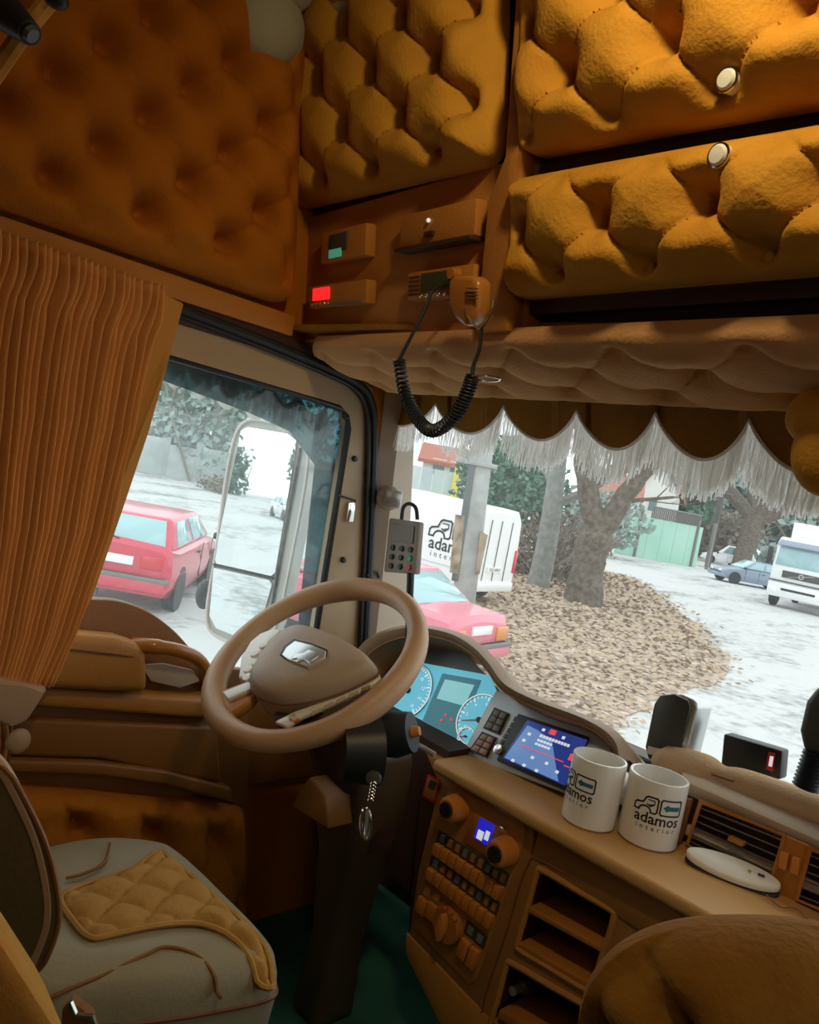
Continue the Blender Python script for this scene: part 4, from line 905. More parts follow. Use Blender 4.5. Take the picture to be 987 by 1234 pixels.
# quilted inset following the cushion top
qi = [(74, 1083), (110, 1066), (160, 1050), (190, 1027), (205, 1034), (245, 1066), (300, 1112), (334, 1152), (322, 1158), (285, 1132), (240, 1116), (190, 1118), (140, 1128), (108, 1132), (86, 1110)]
QP = smoothpath([sz(*p, .0) for p in qi], 4, True)
from mathutils.geometry import tessellate_polygon
def inpoly(x, y, P):
    c = False; j = len(P)-1
    for i in range(len(P)):
        if (P[i].y > y) != (P[j].y > y) and x < (P[j].x-P[i].x)*(y-P[i].y)/(P[j].y-P[i].y)+P[i].x: c = not c
        j = i
    return c
def dedge(x, y, P):
    m_ = 9; q = Vector((x, y, 0))
    for i in range(len(P)):
        a = Vector((P[i].x, P[i].y, 0)); b = Vector((P[(i+1) % len(P)].x, P[(i+1) % len(P)].y, 0)); t = max(0, min(1, (q-a).dot(b-a)/max(1e-9, (b-a).length_squared)))
        m_ = min(m_, (a+(b-a)*t-q).length)
    return m_
def ctop(x, y):   # height of the cushion top
    d = dedge(x, y, OP) if inpoly(x, y, OP) else 0
    k = min(1, d/.10); return zc-.014+.044*math.sqrt(max(0, 1-(1-k)**2))
x0, x1 = min(p.x for p in QP), max(p.x for p in QP); y0, y1 = min(p.y for p in QP), max(p.y for p in QP)
G = 90; gi = {}; mb = MB(); st_ = max(x1-x0, y1-y0)/G
for i in range(int((x1-x0)/st_)+1):
    for j in range(int((y1-y0)/st_)+1):
        x, y = x0+i*st_, y0+j*st_
        if inpoly(x, y, QP):
            u, v = (x*.8+y*.6)/.060, (-x*.6+y*.8)/.060
            e = min(1, dedge(x, y, QP)/.012)
            z = ctop(x, y)+.002+.018*e*(abs(math.sin(math.pi*u)*math.sin(math.pi*v)))**.35
            gi[i, j] = len(mb.v); mb.v.append(Vector((x, y, z)))
for (i, j) in list(gi):
    q = [gi.get(k) for k in ((i, j), (i+1, j), (i+1, j+1), (i, j+1))]
    if None not in q: mb.f.append(tuple(q))
qo = build(mb, 'quilted_inset', M['quilt'], seat, angle=180)
sd = qo.modifiers.new('t', 'SOLIDIFY'); sd.thickness = .012
build(MB().tube([Vector((p.x, p.y, ctop(p.x, p.y)+.006)) for p in QP], .0045, 6, closed=True), 'inset_edge', M['quilt'], seat)
def seam(pts, name='seam'): P = smoothpath([sz(*p) for p in pts], 6); build(MB().tube([Vector((p.x, p.y, ctop(p.x, p.y)+.005)) for p in P], .003, 6), name, M['tan_dk'], seat)
seam([(50, 1180), (120, 1165), (175, 1148), (200, 1140), (235, 1145), (262, 1158), (272, 1170)]); seam([(132, 1018), (125, 1042), (100, 1055), (80, 1060)])
# base
build(MB().box(-.86, -.46, .30, .72, .0, .34), 'seat_base', M['black'], seat, bevel=.02)
build(MB().tube([c0+(p-c0)*.9+Vector((0, 0, -.14)) for p in OP], .02, 8, closed=True), 'cushion_pan', M['dark_brown'], seat)
# back rest bolster : outline at its own distance
bd = .93
bo = [(-140, 860), (-60, 885), (0, 915), (30, 960), (55, 1015), (68, 1070), (70, 1110), (60, 1145), (42, 1175), (0, 1190), (-80, 1200), (-160, 1190)]
BP = smoothpath([atD(*p, bd) for p in bo], 5, True); n = len(BP); c1 = sum(BP, Vector())/n; dv = Vector((-.75, -.45, .05)).normalized(); vs = []
for s_, d in ((.80, -.012), (.93, -.008), (.985, .004), (1.0, .025), (1.0, .06), (.97, .09), (.85, .12)): vs += [c1+(p-c1)*s_+dv*d for p in BP]
mb = MB(); mb.add(vs, [(r*n+i, r*n+(i+1) % n, (r+1)*n+(i+1) % n, (r+1)*n+i) for r in range(6) for i in range(n)]+[tuple(range(n)), tuple(range(6*n, 7*n))])
build(mb, 'backrest', M['seatback'], seat, angle=60)
build(MB().tube([c1+(p-c1)*.93+dv*-.008 for p in BP], .003, 6, closed=True), 'backrest_piping', M['tan_dk'], seat)
build(MB().tube([c1+(p-c1)*.995+dv*.012 for p in BP], .008, 8, closed=True), 'backrest_edge', M['beige'], seat)
# belt buckle
bk = empty('belt_buckle', atD(92, 1222, .95), 'small chrome tongued belt buckle at the lower side of the seat cushion', 'buckle')
build(MB().prism([atD(72, 1250, .95), atD(74, 1216, .95), (atD(84, 1205, .95)), atD(108, 1222, .95), atD(118, 1250, .95)], FW*.015), 'body', M['tan_dk'], bk, bevel=.003)
build(MB().tube([atD(85, 1207, .945), atD(92, 1222, .945), atD(112, 1224, .945), atD(118, 1245, .945)], .0035, 6), 'metal_tongue', M['chrome'], bk)
# gold velour arm pad, bottom left
gp_ = [atD(-60, 1095, .62), atD(0, 1124, .62), atD(35, 1178, .62), atD(72, 1236, .62), atD(100, 1290, .62), atD(-60, 1300, .62)]
tag(build(MB().prism(gp_, Vector((-.12, .02, -.02))), 'arm_pad', M['velour_gold'], bevel=.02, seg=4), 'gold velour covered pad in the bottom left corner before the dark seat back', 'armrest')
# =================================================================== brown tufted cushion, bottom right
sd_ = .72; ctr = atD(918, 1272, sd_)
def csf(u, v):
    a = 2*math.pi*u; b = math.pi*v
    d = Vector((math.sin(b)*math.cos(a), math.cos(b)*-1, math.sin(b)*math.sin(a)))
    q = Vector((d.x, d.z, 0)); D_ = [Vector(p) for p in ((-.62, .56, 0), (.42, .62, 0), (-.10, .18, 0), (.95, .3, 0), (-.95, .1, 0))]
    t = sum(.75*math.exp(-((q-p).length/.11)**2)+.45*math.exp(-((q-p).length/.26)**2) for p in D_)
    def sdst(p, a_, b_): k = max(0, min(1, (p-a_).dot(b_-a_)/(b_-a_).length_squared)); return (a_+(b_-a_)*k-p).length
    cr = min(sdst(q, D_[i], D_[j]) for i, j in ((0, 2), (2, 1), (1, 3), (0, 4)))
    cr = min(cr, sdst(q, D_[0], Vector((-.62, 1.1, 0))), sdst(q, D_[1], Vector((.62, 1.1, 0))))
    if d.y < -.1: t = 0; cr = 1
    r = 1-.30*t-.045*math.exp(-(cr/.05)**1.2)
    def sp(x, e): return math.copysign(abs(x)**e, x)
    return ctr+(RT*sp(d.x, .8)*.165 + UP*sp(d.z, .8)*.115 - FW*(-d.y)*.10*-1)*r
mb = MB(); mb.grid(csf, 140, 90, cu=True)
cu = build(mb, 'buttoned_cushion', M['velour_brown'], angle=180); tag(cu, 'brown velour buttoned seat cushion filling the bottom right corner in the foreground', 'cushion')
for q in ((-.05, .07), (.10, .055)): pass
# =================================================================== THINGS ON THE DASH
def wrapper(c, R, a0, zb_):
    """flat drawing -> cylinder of radius R round c, a0 = direction faced"""
    return lambda x, y: Vector((c.x+R*math.cos(a0+x/R), c.y+R*math.sin(a0+x/R), zb_+y))
def logo(S, txt=True):
    """black line truck, box with teal arrow and the two words; S = unit, width about 4.6 S"""
    blk, teal = [], []
    w = .13*S
    cab = [(-2.0, .30), (-2.0, .72), (-1.85, .88), (-1.35, .98), (-1.15, 1.42), (-.98, 1.52), (-.30, 1.52), (-.18, 1.40), (-.18, .42), (-.30, .30), (-.62, .30)]
    blk.append(stroke2d([(a*S, b*S) for a, b in cab], w)); blk.append(stroke2d([(a*S, b*S) for a, b in ((-2.0, .30), (-1.62, .30))], w))
    arc = [(-1.12+.48*math.cos(t), .30+.42*math.sin(t)) for t in np.linspace(math.pi, 0, 10)]; blk.append(stroke2d([(a*S, b*S) for a, b in arc], w, sub=1))
    blk.append(stroke2d([(a*S, b*S) for a, b in ((-.95, 1.28), (-.45, 1.28), (-.45, 1.0), (-.8, .9))], w*.6)); blk.append(stroke2d([(a*S, b*S) for a, b in ((-1.0, .9), (-.75, .78), (-.5, .95))], w*.8))
    bx = [(.05, .42), (.17, .30), (1.75, .30), (1.87, .42), (1.87, 1.40), (1.75, 1.52), (.17, 1.52), (.05, 1.40)]
    blk.append(stroke2d([(a*S, b*S) for a, b in bx], w, True, 4))
    ar_ = [(.25, .91), (.72, 1.30), (.72, 1.08), (1.70, 1.08), (1.70, .74), (.72, .74), (.72, .52)]
    v = []; f = []
    sl = 12     # sliced so that it bends round the cup
    def yr(x): return (min(.39*(x-.25)/.47, .39) if x <= .72 else .17)
    for k in range(sl):
        xa, xb = .25+1.45*k/sl, .25+1.45*(k+1)/sl; z = len(v)
        v += [(xa*S, (.91-yr(xa))*S), (xb*S, (.91-yr(xb))*S), (xb*S, (.91+yr(xb))*S), (xa*S, (.91+yr(xa))*S)]; f.append((z, z+1, z+2, z+3))
    teal.append((v, f))
    if txt:
        blk.append(shift2d(text2d('adamos', 1.22*S, .02*S), 0, -.20*S)); blk.append(shift2d(text2d('interior', .56*S, 0, spacing=1.75), 0, -.92*S))
    return blk, teal
def mug(px, py, topz_px, R, label, face_px, rot, hd=0):
    c = atZ(px, py, zs+.001); c.z = zs+.001
    Hh = topz_px
    e = empty('mug', c, label, 'mug', group=None)
    prof = [(R*.93, 0), (R, .004), (R, Hh-.002), (R*.985, Hh), (R*.90, Hh), (R*.89, Hh-.004), (R*.89, .012), (0, .012)]
    build(MB().lathe(prof, c, (0, 0, 1), 48), 'cup_body', M['mug'], e)
    ha = math.radians(hd); hv = Vector((math.cos(ha), math.sin(ha), 0))
    build(MB().tube(smoothpath([c+hv*R*.96+Vector((0, 0, Hh*.82)), c+hv*(R+.028)+Vector((0, 0, Hh*.76)), c+hv*(R+.036)+Vector((0, 0, Hh*.5)), c+hv*(R+.024)+Vector((0, 0, Hh*.25)), c+hv*R*.96+Vector((0, 0, Hh*.18))], 5), .006, 10), 'handle', M['mug'], e)
    to = CAM-c; a0 = math.atan2(to.y, to.x)+rot
    S = R*.42; fn = wrapper(c, R+.0006, a0, c.z+Hh*.50)
    b, t = logo(S); mb = MB()
    for vf in b: put2d(mb, vf, fn)
    build(mb, 'printed_mark', M['ink'], e, smooth=False, weld=False)
    mb = MB()
    for vf in t: put2d(mb, vf, fn)
    build(mb, 'printed_arrow', M['teal_ink'], e, smooth=False, weld=False)
    return e
m1 = mug(708, 989, .128, .052, 'white printed mug nearer the screen, print turned to show only an arrow', 0, -.75, 130)
m2 = mug(779, 1011, .126, .055, 'white printed mug nearer the vents with truck and arrow print facing out', 0, .22, 100)
# oval plaque lying on the shelf
pl_ = empty('oval_plaque', atZ(880, 1052, zs+.005), 'long white oval plaque with dark edge lying on the shelf beside the mugs', 'plaque')
cA, cB = atZ(826, 1030, zs+.012), atZ(940, 1074, zs+.012); mid = (cA+cB)/2; dx_ = (cB-cA)/2; dn = Vector((-dx_.y, dx_.x, 0)).normalized()*.022
ov = [mid+dx_*math.cos(a)+dn*math.sin(a)+Vector((0, 0, .010*math.sin(a))) for a in np.linspace(0, 2*math.pi, 40, endpoint=False)]
build(MB().prism([p+Vector((0, 0, -.008)) for p in ov], (0, 0, .006)), 'dark_base', M['black'], pl_, bevel=.002); build(MB().prism(ov, (0, 0, .012)), 'white_face', M['dish'], pl_, bevel=.004)
for k, (t, mm) in enumerate(((.35, 'yellow'), (.55, 'bluelcd'), (.62, 'bluelcd'))):
    q = mid+dx_*t+Vector((0, 0, .014)); build(MB().prism([q+dn*.3*math.cos(a)*.5+dx_*.04*math.sin(a) for a in np.linspace(0, 6.28, 10, endpoint=False)], (0, 0, .002)), 'printed_spot', mat('spot', (.05, .05, .2) if mm != 'yellow' else (.5, .45, .05), .5), pl_)
build(MB().tube(smoothpath([cB+Vector((-.01, -.03, -.005)), cB+Vector((.02, -.045, -.006)), cB+Vector((.035, -.02, -.006)), cB+Vector((.06, -.035, -.006))], 5), .0015, 5), 'cord', M['tan_dk'], pl_)
# grey transponder box
def slabbox(name, label, cat, q, d, m, y):
    P = [atY(*p, y) for p in q]; e = empty(name, sum(P, Vector())/len(P), label, cat)
    return e, P
tb_, P = slabbox('transponder', 'grey rounded toll transponder standing on the dashboard behind the mugs', 'transponder', [(781, 915), (777, 900), (788, 848), (795, 838), (812, 836), (829, 844), (832, 852), (818, 908), (816, 925)], 0, None, 1.56)
build(MB().prism([p+Vector((.010, .006, .004)) for p in P], (.012, .05, 0)), 'pale_case', M['silver'], tb_, bevel=.008, seg=3)
build(MB().prism(P, (0, .012, 0)), 'front_plate', M['greyd'], tb_, bevel=.004, seg=2)
build(MB().prism([atY(*p, 1.555) for p in ((781, 899), (797, 903), (795, 912), (779, 908))], (0, .003, 0)), 'label', M['dish'], tb_)
nb, P = slabbox('toll_box', 'flat black box with a small red sticker behind the long dash bolster', 'box', [(872, 884), (943, 905), (940, 940), (868, 925)], 0, None, 1.60)
build(MB().prism(P, (0, .035, 0)), 'case', M['black'], nb, bevel=.004); build(MB().prism([atY(*p, 1.598) for p in ((926, 906), (934, 908), (931, 930), (923, 927))], (0, .004, 0)), 'sticker', M['redbtn'], nb); build(MB().prism([atY(*p, 1.597) for p in ((928, 911), (932, 912), (930, 924), (926, 923))], (0, .004, 0)), 'sticker_mark', M['white_ic'], nb)
# long bolster pad on the dash top
pdm = empty('dash_bolster', vy(890, 945), 'long tan padded bolster with pleats lying along the dash top above the vents', 'cushion')
spine = smoothpath([atY(786, 915, 1.555), atY(810, 921, 1.555), atY(850, 931, 1.555), atY(880, 940, 1.555), atY(930, 957, 1.555), atY(990, 978, 1.555), atY(1080, 1010, 1.555)], 8)
rr = [max(.004, .030*min(1, (i/6)**.6)*(1-.25*math.exp(-((i-22)/3)**2))) for i in range(len(spine))]
for i in range(len(rr)): rr[i] *= 1.0+.25*math.exp(-((i-12)/7)**2)
build(MB().tube(spine, rr, 16), 'pad', mat('pad_suede', (.62, .40, .22), .8, bump=.2, scale=160, sheen=.2), pdm)
build(MB().tube(smoothpath([p+Vector((0, -.028, .008)) for p in spine[20:27]], 2), .003, 6), 'pleat', M['tan_dk'], pdm)
# suction mounted unit at right edge
su = empty('phone_cradle', atY(985, 900, 1.50), 'dark rounded cradle on a black bellows neck at the right edge of the dash', 'cradle')
P = [atY(*p, 1.50) for p in ((962, 880), (970, 845), (985, 826), (1030, 830), (1035, 890), (1005, 915), (968, 908))]; build(MB().prism(P, (0, .03, 0)), 'head', M['greyd'], su, bevel=.012, seg=3)
nk = [atY(985-i*1.5, 908+i*4.5, 1.515) for i in range(10)]; mb = MB()
build(MB().tube([p for q in nk for p in (q, q+Vector((0, 0, -.002)))], [r_ for i in range(10) for r_ in (.024, .017)], 16), 'bellows_neck', M['rubber'], su)
# =================================================================== A pillar items
sen = empty('pillar_sensor', atX(468, 600, -1.09), 'round beige sensor housing with grey square face on the windscreen pillar', 'sensor')
c = atX(468, 600, -1.085); build(MB().lathe([(.034, 0), (.033, .016), (.026, .024), (0, .025)], c, Vector((.8, -.6, 0)), 22), 'base', M['pillar'], sen)
build(MB().prism([c+Vector((.02, -.017, 0))+Vector((.6, .8, 0))*a+Vector((0, 0, b)) for a, b in ((-.008, -.022), (.030, -.022), (.034, -.018), (.034, .020), (.030, .024), (-.008, .024), (-.012, .020), (-.012, -.018))], Vector((.8, -.6, 0))*.012), 'face', M['silver'], sen, bevel=.003)
kpd = empty('payment_keypad', atY(484, 658, 1.40), 'brown handheld keypad with nine round keys clipped to the windscreen pillar', 'keypad')
KA = [(469, 624), (505, 629), (500, 692), (462, 689)]
build(MB().prism([atY(*p, 1.40) for p in KA], (0, .02, 0)), 'case', mat('keypad_brown', (.26, .2, .15), .45), kpd, bevel=.004)
def kq(u, v): return ((KA[0][0]*(1-u)+KA[1][0]*u)*(1-v)+(KA[3][0]*(1-u)+KA[2][0]*u)*v, (KA[0][1]*(1-u)+KA[1][1]*u)*(1-v)+(KA[3][1]*(1-u)+KA[2][1]*u)*v)
build(MB().prism([atY(*kq(*p), 1.399) for p in ((.14, .1), (.86, .1), (.86, .42), (.14, .42))], (0, -.002, 0)), 'display', mat('keypad_display', (.16, .12, .08), .3), kpd)
for j in range(3):
    for i in range(3):
        mm = M['green_ic'] if (i, j) == (2, 1) else M['redbtn'] if (i, j) == (2, 2) else M['black']
        build(MB().lathe([(.0075, 0), (.0068, .004), (0, .0045)], atY(*kq(.22+i*.29, .54+j*.17), 1.399), (0, -1, 0), 14), 'key', mm, kpd)
build(MB().tube(smoothpath([atY(484, 628, 1.41), atY(486, 612, 1.41), atY(493, 607, 1.41), atY(501, 612, 1.41), atY(503, 626, 1.41)], 5), .005, 8), 'cable_loop', M['black'], kpd)
build(MB().tube([atY(495, 690, 1.405), atY(493, 740, 1.42), atY(492, 790, 1.44)], .0095, 10), 'cradle_arm', M['black'], kpd)
build(MB().tube([atX(442, 694, -1.10), atX(448, 688, -1.10), atX(455, 690, -1.10), atX(457, 696, -1.10)], .003, 6), 'hook', M['black'], sen)
# =================================================================== OUTDOORS
GZ = -1.45
gnd = MB().box(-160, 120, -90, 170, GZ-.2, GZ); g = build(gnd, 'ground', M['ground'], smooth=False, bevel=0); g['kind'] = 'structure'
def G(px, py, z=GZ): return atZ(px, py, z)
def noise2(x, y): return math.sin(x*1.7+y*.9)*.5+math.sin(x*.6-y*1.3+2)*.5
# leaf litter patch with uneven edge
lp = [(490, 760), (520, 700), (640, 690), (745, 692), (790, 715), (835, 750), (868, 790), (870, 815), (835, 830), (790, 848), (740, 880), (700, 900), (600, 900), (500, 860)]
LP = smoothpath([G(*p) for p in lp], 6, True); LP = [p+Vector((random.uniform(-.12, .12), random.uniform(-.12, .12), 0)) for p in LP]
cL = sum(LP, Vector())/len(LP)
ls = build(MB().prism([Vector((p.x, p.y, GZ)) for p in LP], (0, 0, .03)), 'leaf_litter_ground', M['litter'], smooth=False); ls['kind'] = 'structure'
mb = MB()
xs0, xs1 = min(p.x for p in LP), max(p.x for p in LP); ys0, ys1 = min(p.y for p in LP), max(p.y for p in LP)
k = 0
while k < 14000:
    x, y = random.uniform(xs0, xs1), random.uniform(ys0, ys1)
    if not inpoly(x+random.gauss(0, .3), y+random.gauss(0, .3), LP): k += .2; continue
    if random.random() > (9/max(9, math.hypot(x-.5, y)))**1.2: continue
    d = math.hypot(x-CAM.x, y); r = .03+.0022*d; a = random.random()*6.28; tz = random.uniform(-.6, .6)*r
    c = Vector((x, y, GZ+.035+abs(tz))); u = Vector((math.cos(a), math.sin(a), 0))*r; w = Vector((-math.sin(a), math.cos(a), 0))*r*.6+Vector((0, 0, tz))
    mb.add([c-u, c+w, c+u, c-w], [(0, 1, 2, 3)]); k += 1
tag(build(mb, 'fallen_leaves', M['dryleaf'], smooth=False, weld=False), 'scatter of dry fallen leaves on the verge under the trees', 'leaves', kind='stuff')
# ---- vehicles
def car(name, label, loc, head, paint, kind='hatch', Ln=4.1, Wd=1.66, Ht=1.38, rear_plate=True, glass='carglass_lt', amber=False, wheels_scale=1):
    e = empty(name, (loc[0], loc[1], GZ), label, 'car', rz=head)
    h = Ln/2; w = Wd/2
    # stations: x, z lower, z belt, half width
    if kind == 'hatch': top = [(-h, .50, .92, .90), (-h+.06, .28, 1.00, .97), (-h+.5, .22, .94, 1), (0, .20, .92, 1), (h-1.1, .20, .90, 1), (h-.4, .22, .80, .96), (h-.05, .30, .66, .88), (h, .42, .58, .80)]
    else: top = [(-h, .48, .82, .88), (-h+.06, .28, .92, .95), (-h+.75, .22, .95, .99), (0, .20, .92, 1), (h-1.15, .20, .90, 1), (h-.4, .22, .80, .96), (h-.05, .30, .66, .88), (h, .42, .58, .80)]
    mb = MB(); vs = []; S = 9
    for x, zl, zb, k in top:
        W_ = w*k
        vs += [(x, -W_*.9, zl), (x, -W_*.985, zl+.16), (x, -W_, (zl+zb)/2), (x, -W_*.96, zb-.06), (x, -W_*.86, zb+.01), (x, 0, zb+.05), (x, W_*.86, zb+.01), (x, W_*.96, zb-.06), (x, W_, (zl+zb)/2), (x, W_*.985, zl+.16), (x, W_*.9, zl)]
    n = 11; m_ = len(top)
    mb.add(vs, [(i*n+k, i*n+(k+1) % n, (i+1)*n+(k+1) % n, (i+1)*n+k) for i in range(m_-1) for k in range(n)]+[tuple(range(n)), tuple((m_-1)*n+k for k in range(n))])
    build(mb, 'body', paint, e, local=True, angle=30)
    zt = Ht; zb = .93
    if kind == 'hatch': sect = [(-h+.12, .92, 0), (-h+.45, 1.0, 1), (.15, 1.0, 1), (h-1.25, .92, 0)]; xr0, xr1 = -h+.42, .20; xb0, xb1 = -h+.06, h-1.15
    else: xr0, xr1 = -h+1.25, .30; xb0, xb1 = -h+.62, h-1.15
    wt_ = w*.74; wb = w*.93
    roof = MB().hexa([(xb0, -wb, zb), (xb1, -wb, zb), (xb1, wb, zb), (xb0, wb, zb)], [(xr0, -wt_, zt), (xr1, -wt_, zt), (xr1, wt_, zt), (xr0, wt_, zt)])
    build(roof, 'cabin', paint, e, local=True, bevel=.07, seg=3)
    def lerp(a, b, t): return Vector(a).lerp(Vector(b), t)
    def pane(q, name, inset=.1, ins2=.12, out=.012):
        a, b, c, d = [Vector(p) for p in q]     # bottom a,b ; top c,d (c above b)
        f = lambda u, v: (a*(1-u)+b*u)*(1-v)+(d*(1-u)+c*u)*v
        N_ = (b-a).cross(d-a).normalized(); P_ = [f(inset, ins2), f(1-inset, ins2), f(1-inset, 1-ins2), f(inset, 1-ins2)]
        return build(MB().prism([p+N_*(out-.02) for p in P_], N_*.02), name, M[glass], e, local=True, bevel=.004)
    for s in (-1, 1):
        A_, B_, C_, D_ = (xb0, s*wb, zb), (xb1, s*wb, zb), (xr1, s*wt_, zt), (xr0, s*wt_, zt)
        f = lambda u, v: lerp(lerp(A_, B_, u), lerp(D_, C_, u), v)
        cuts = (.10, .47, .51, .90) if kind == 'hatch' else (.16, .50, .54, .92)
        for u0, u1 in ((cuts[0], cuts[1]), (cuts[2], cuts[3])):
            q = [f(u0, .05), f(u1, .05), f(u1, .95), f(u0, .95)]
            if s > 0: q = [q[1], q[0], q[3], q[2]]
            pane(q, 'side_window', .03, .08)
        for x in (0.05, .85 if kind != 'hatch' else .9):
            build(MB().box(x, x+.012, s*w*.995-.006, s*w*.995+.006, .32, .90), 'door_gap', M['black'], e, local=True, smooth=False)
        build(MB().box(-.25, -.10, s*w*1.0-.01, s*w*1.0+.02, .76, .79), 'door_handle', M['black'], e, local=True)
        build(MB().box(h-1.32, h-1.14, s*(w+.02)-.09*(s < 0), s*(w+.02)+.09*(s > 0), .90, 1.02), 'wing_mirror', M['black'], e, local=True, bevel=.03)
    pane([(xb0, wb, zb), (xb0, -wb, zb), (xr0, -wt_, zt), (xr0, wt_, zt)], 'rear_window', .07, .10)
    pane([(xb1, -wb, zb), (xb1, wb, zb), (xr1, wt_, zt), (xr1, -wt_, zt)], 'windscreen', .05, .06)
    for sx in (-h+.72, h-.78):
        for s in (-1, 1):
            wh = MB().lathe([(.17, -.06), (.28, -.10), (.30, -.06), (.30, .06), (.28, .10), (.17, .085)], (sx, s*(w-.10), .30), (0, s, 0), 24)
            wo_ = build(wh, 'wheel', M['tyre'], e, local=True)
            build(MB().lathe([(.18, .085), (.15, .070), (.05, .095), (0, .095)], (sx, s*(w-.10), .30), (0, s, 0), 16), 'rim', M['silver'], wo_, local=True)
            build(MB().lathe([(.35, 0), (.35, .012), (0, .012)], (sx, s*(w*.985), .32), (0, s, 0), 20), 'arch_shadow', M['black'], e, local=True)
    # rear end
    for s in (-1, 1):
        build(MB().box(-h-.015, -h+.05, s*w*.62-.16, s*w*.62+.16, .66, .86) if kind == 'hatch' else MB().box(-h-.03, -h+.25, s*w*.70-.16, s*w*.70+.16, .58, .78), 'tail_light', M['amberlens'] if amber else M['redlens'], e, local=True, bevel=.02)
        build(MB().box(h-.10, h+.0, s*w*.55-.17, s*w*.55+.17, .55, .68), 'head_light', M['white_gl'], e, local=True, bevel=.02)
    build(MB().box(-h-.09, -h+.3, -w*.93, w*.93, .34, .56), 'rear_bumper', paint, e, local=True, bevel=.05)
    build(MB().box(-h-.10, -h+.25, -w*.95, w*.95, .50, .56), 'bumper_strip', M['grey'], e, local=True, bevel=.01)
    if rear_plate: build(MB().box(-h-.03, -h+.03, -.26, .26, .69, .81), 'licence_plate', M['white_gl'], e, local=True, bevel=.004)
    build(MB().box(h-.25, h+.07, -w*.9, w*.9, .28, .50), 'front_bumper', paint, e, local=True, bevel=.05)
    if kind == 'hatch':
        build(MB().box(xr0-.24, xr0+.05, -w*.66, w*.66, 1.0, 1.03), 'spoiler', paint, e, local=True, bevel=.01)
        build(MB().tube([(xb0-.03, 0, 1.03), (xb0+.06, .28, 1.08)], .012, 5), 'rear_wiper', M['black'], e, local=True)
        build(MB().box(-h+.1, -h+.2, .2, .4, .16, .26), 'exhaust', M['greyd'], e, local=True)
    return e
def los(p): return math.atan2(p.y-CAM.y, p.x-CAM.x)
p = G(130, 733); head = los(p)-math.radians(15)
f_ = Vector((math.cos(head), math.sin(head), 0))
pr = p+f_*1.95
car('red_hatchback', 'bright red hatchback seen from behind through the driver side window', pr, head, M['redpaint'], 'hatch')
# pale red saloon ahead of the cab
pk = Vector((0, 0, 0)); dd = 10.6
q = CAM+Vector((ray(574, 700).x, ray(574, 700).y, 0)).normalized()*dd; head = math.atan2(q.y, q.x-.5)+math.radians(60)
f_ = Vector((math.cos(head), math.sin(head), 0)); lf = Vector((-f_.y, f_.x, 0))
car('pink_red_saloon', 'faded pink red saloon car parked in front of the white van', q+f_*2.15-lf*.4, head, M['pinkpaint'], 'saloon', 4.3, 1.68, 1.36, glass='carglass_lt', amber=True)
# white van
vn = G(612, 730); head = los(vn)+math.radians(60); f_ = Vector((math.cos(head), math.sin(head), 0)); lf = Vector((-f_.y, f_.x, 0))
van = empty('white_van', vn+f_*2.5+lf*.95*1, 'white panel van with dark line truck print on its side, beyond the pink car', 'van', rz=head); van.location.z = GZ
VL, VW, VH = 2.5, .95, 2.3
mb = MB(); vs = []
for x, zl, zt, k in ((-VL, .45, VH-.12, .94), (-VL+.08, .35, VH-.02, 1), (0, .3, VH, 1), (VL-1.2, .3, VH-.02, 1), (VL-.55, .3, 1.45, 1), (VL-.1, .35, 1.0, .95), (VL, .5, .8, .9)):
    W_ = VW*k; vs += [(x, -W_, zl), (x, -W_, (zl+zt)*.55), (x, -W_*.93, zt-.18), (x, -W_*.80, zt-.02), (x, 0, zt+.02), (x, W_*.80, zt-.02), (x, W_*.93, zt-.18), (x, W_, (zl+zt)*.55), (x, W_, zl)]
n = 9; mb.add(vs, [(i*n+k, i*n+(k+1) % n, (i+1)*n+(k+1) % n, (i+1)*n+k) for i in range(6) for k in range(n)]+[tuple(range(n)), tuple(6*n+k for k in range(n))])
build(mb, 'body', M['whitepaint'], van, local=True, angle=35)
for s in (-1, 1):
    build(MB().box(-VL-.03, -VL+.10, s*VW*.90-.06, s*VW*.90+.06, .80, 1.35), 'tail_light', M['redlens'], van, local=True, bevel=.02)
    build(MB().box(.55, 1.25, s*VW*.955-.02, s*VW*.955+.02, 1.30, 1.85), 'side_window', M['carglass'], van, local=True, bevel=.03)
    build(MB().box(-VL+.1, VL-.6, s*VW-.012, s*VW+.012, .78, .80), 'body_crease', M['silver'], van, local=True)
    for x in (.45, -1.0): build(MB().box(x, x+.015, s*VW-.006, s*VW+.006, .4, 1.25), 'door_gap', M['grey'], van, local=True)
    for sx in (-VL+.9, VL-.85):
        wo_ = build(MB().lathe([(.20, -.08), (.32, -.11), (.34, -.07), (.34, .07), (.32, .11), (.20, .09)], (sx, s*(VW-.11), .34), (0, s, 0), 24), 'wheel', M['tyre'], van, local=True)
        build(MB().lathe([(.2, .09), (.15, .08), (0, .1)], (sx, s*(VW-.11), .34), (0, s, 0), 16), 'rim', M['silver'], wo_, local=True)
build(MB().box(-VL-.03, -VL+.02, -.30, .30, .80, .92), 'licence_plate', M['white_gl'], van, local=True)
mb = MB(); put2d(mb, text2d('EGJ 64KH', .11), lambda x, y: Vector((-VL-.035, -x, .86+y))); build(mb, 'plate_text', M['ink'], van, local=True, smooth=False, weld=False)
build(MB().box(-VL-.06, -VL+.2, -VW*.95, VW*.95, .35, .58), 'rear_bumper', M['whitepaint'], van, local=True, bevel=.04)
for s in (.02, -.45, .45): build(MB().box(-VL-.022, -VL+.0, s, s+.012, .6, 2.0), 'rear_door_gap', M['grey'], van, local=True)
b, t = logo(.33); mb = MB()
for vf in b: put2d(mb, vf, lambda x, y: Vector((-1.85-x, VW*.985+.02, 1.28+y)))
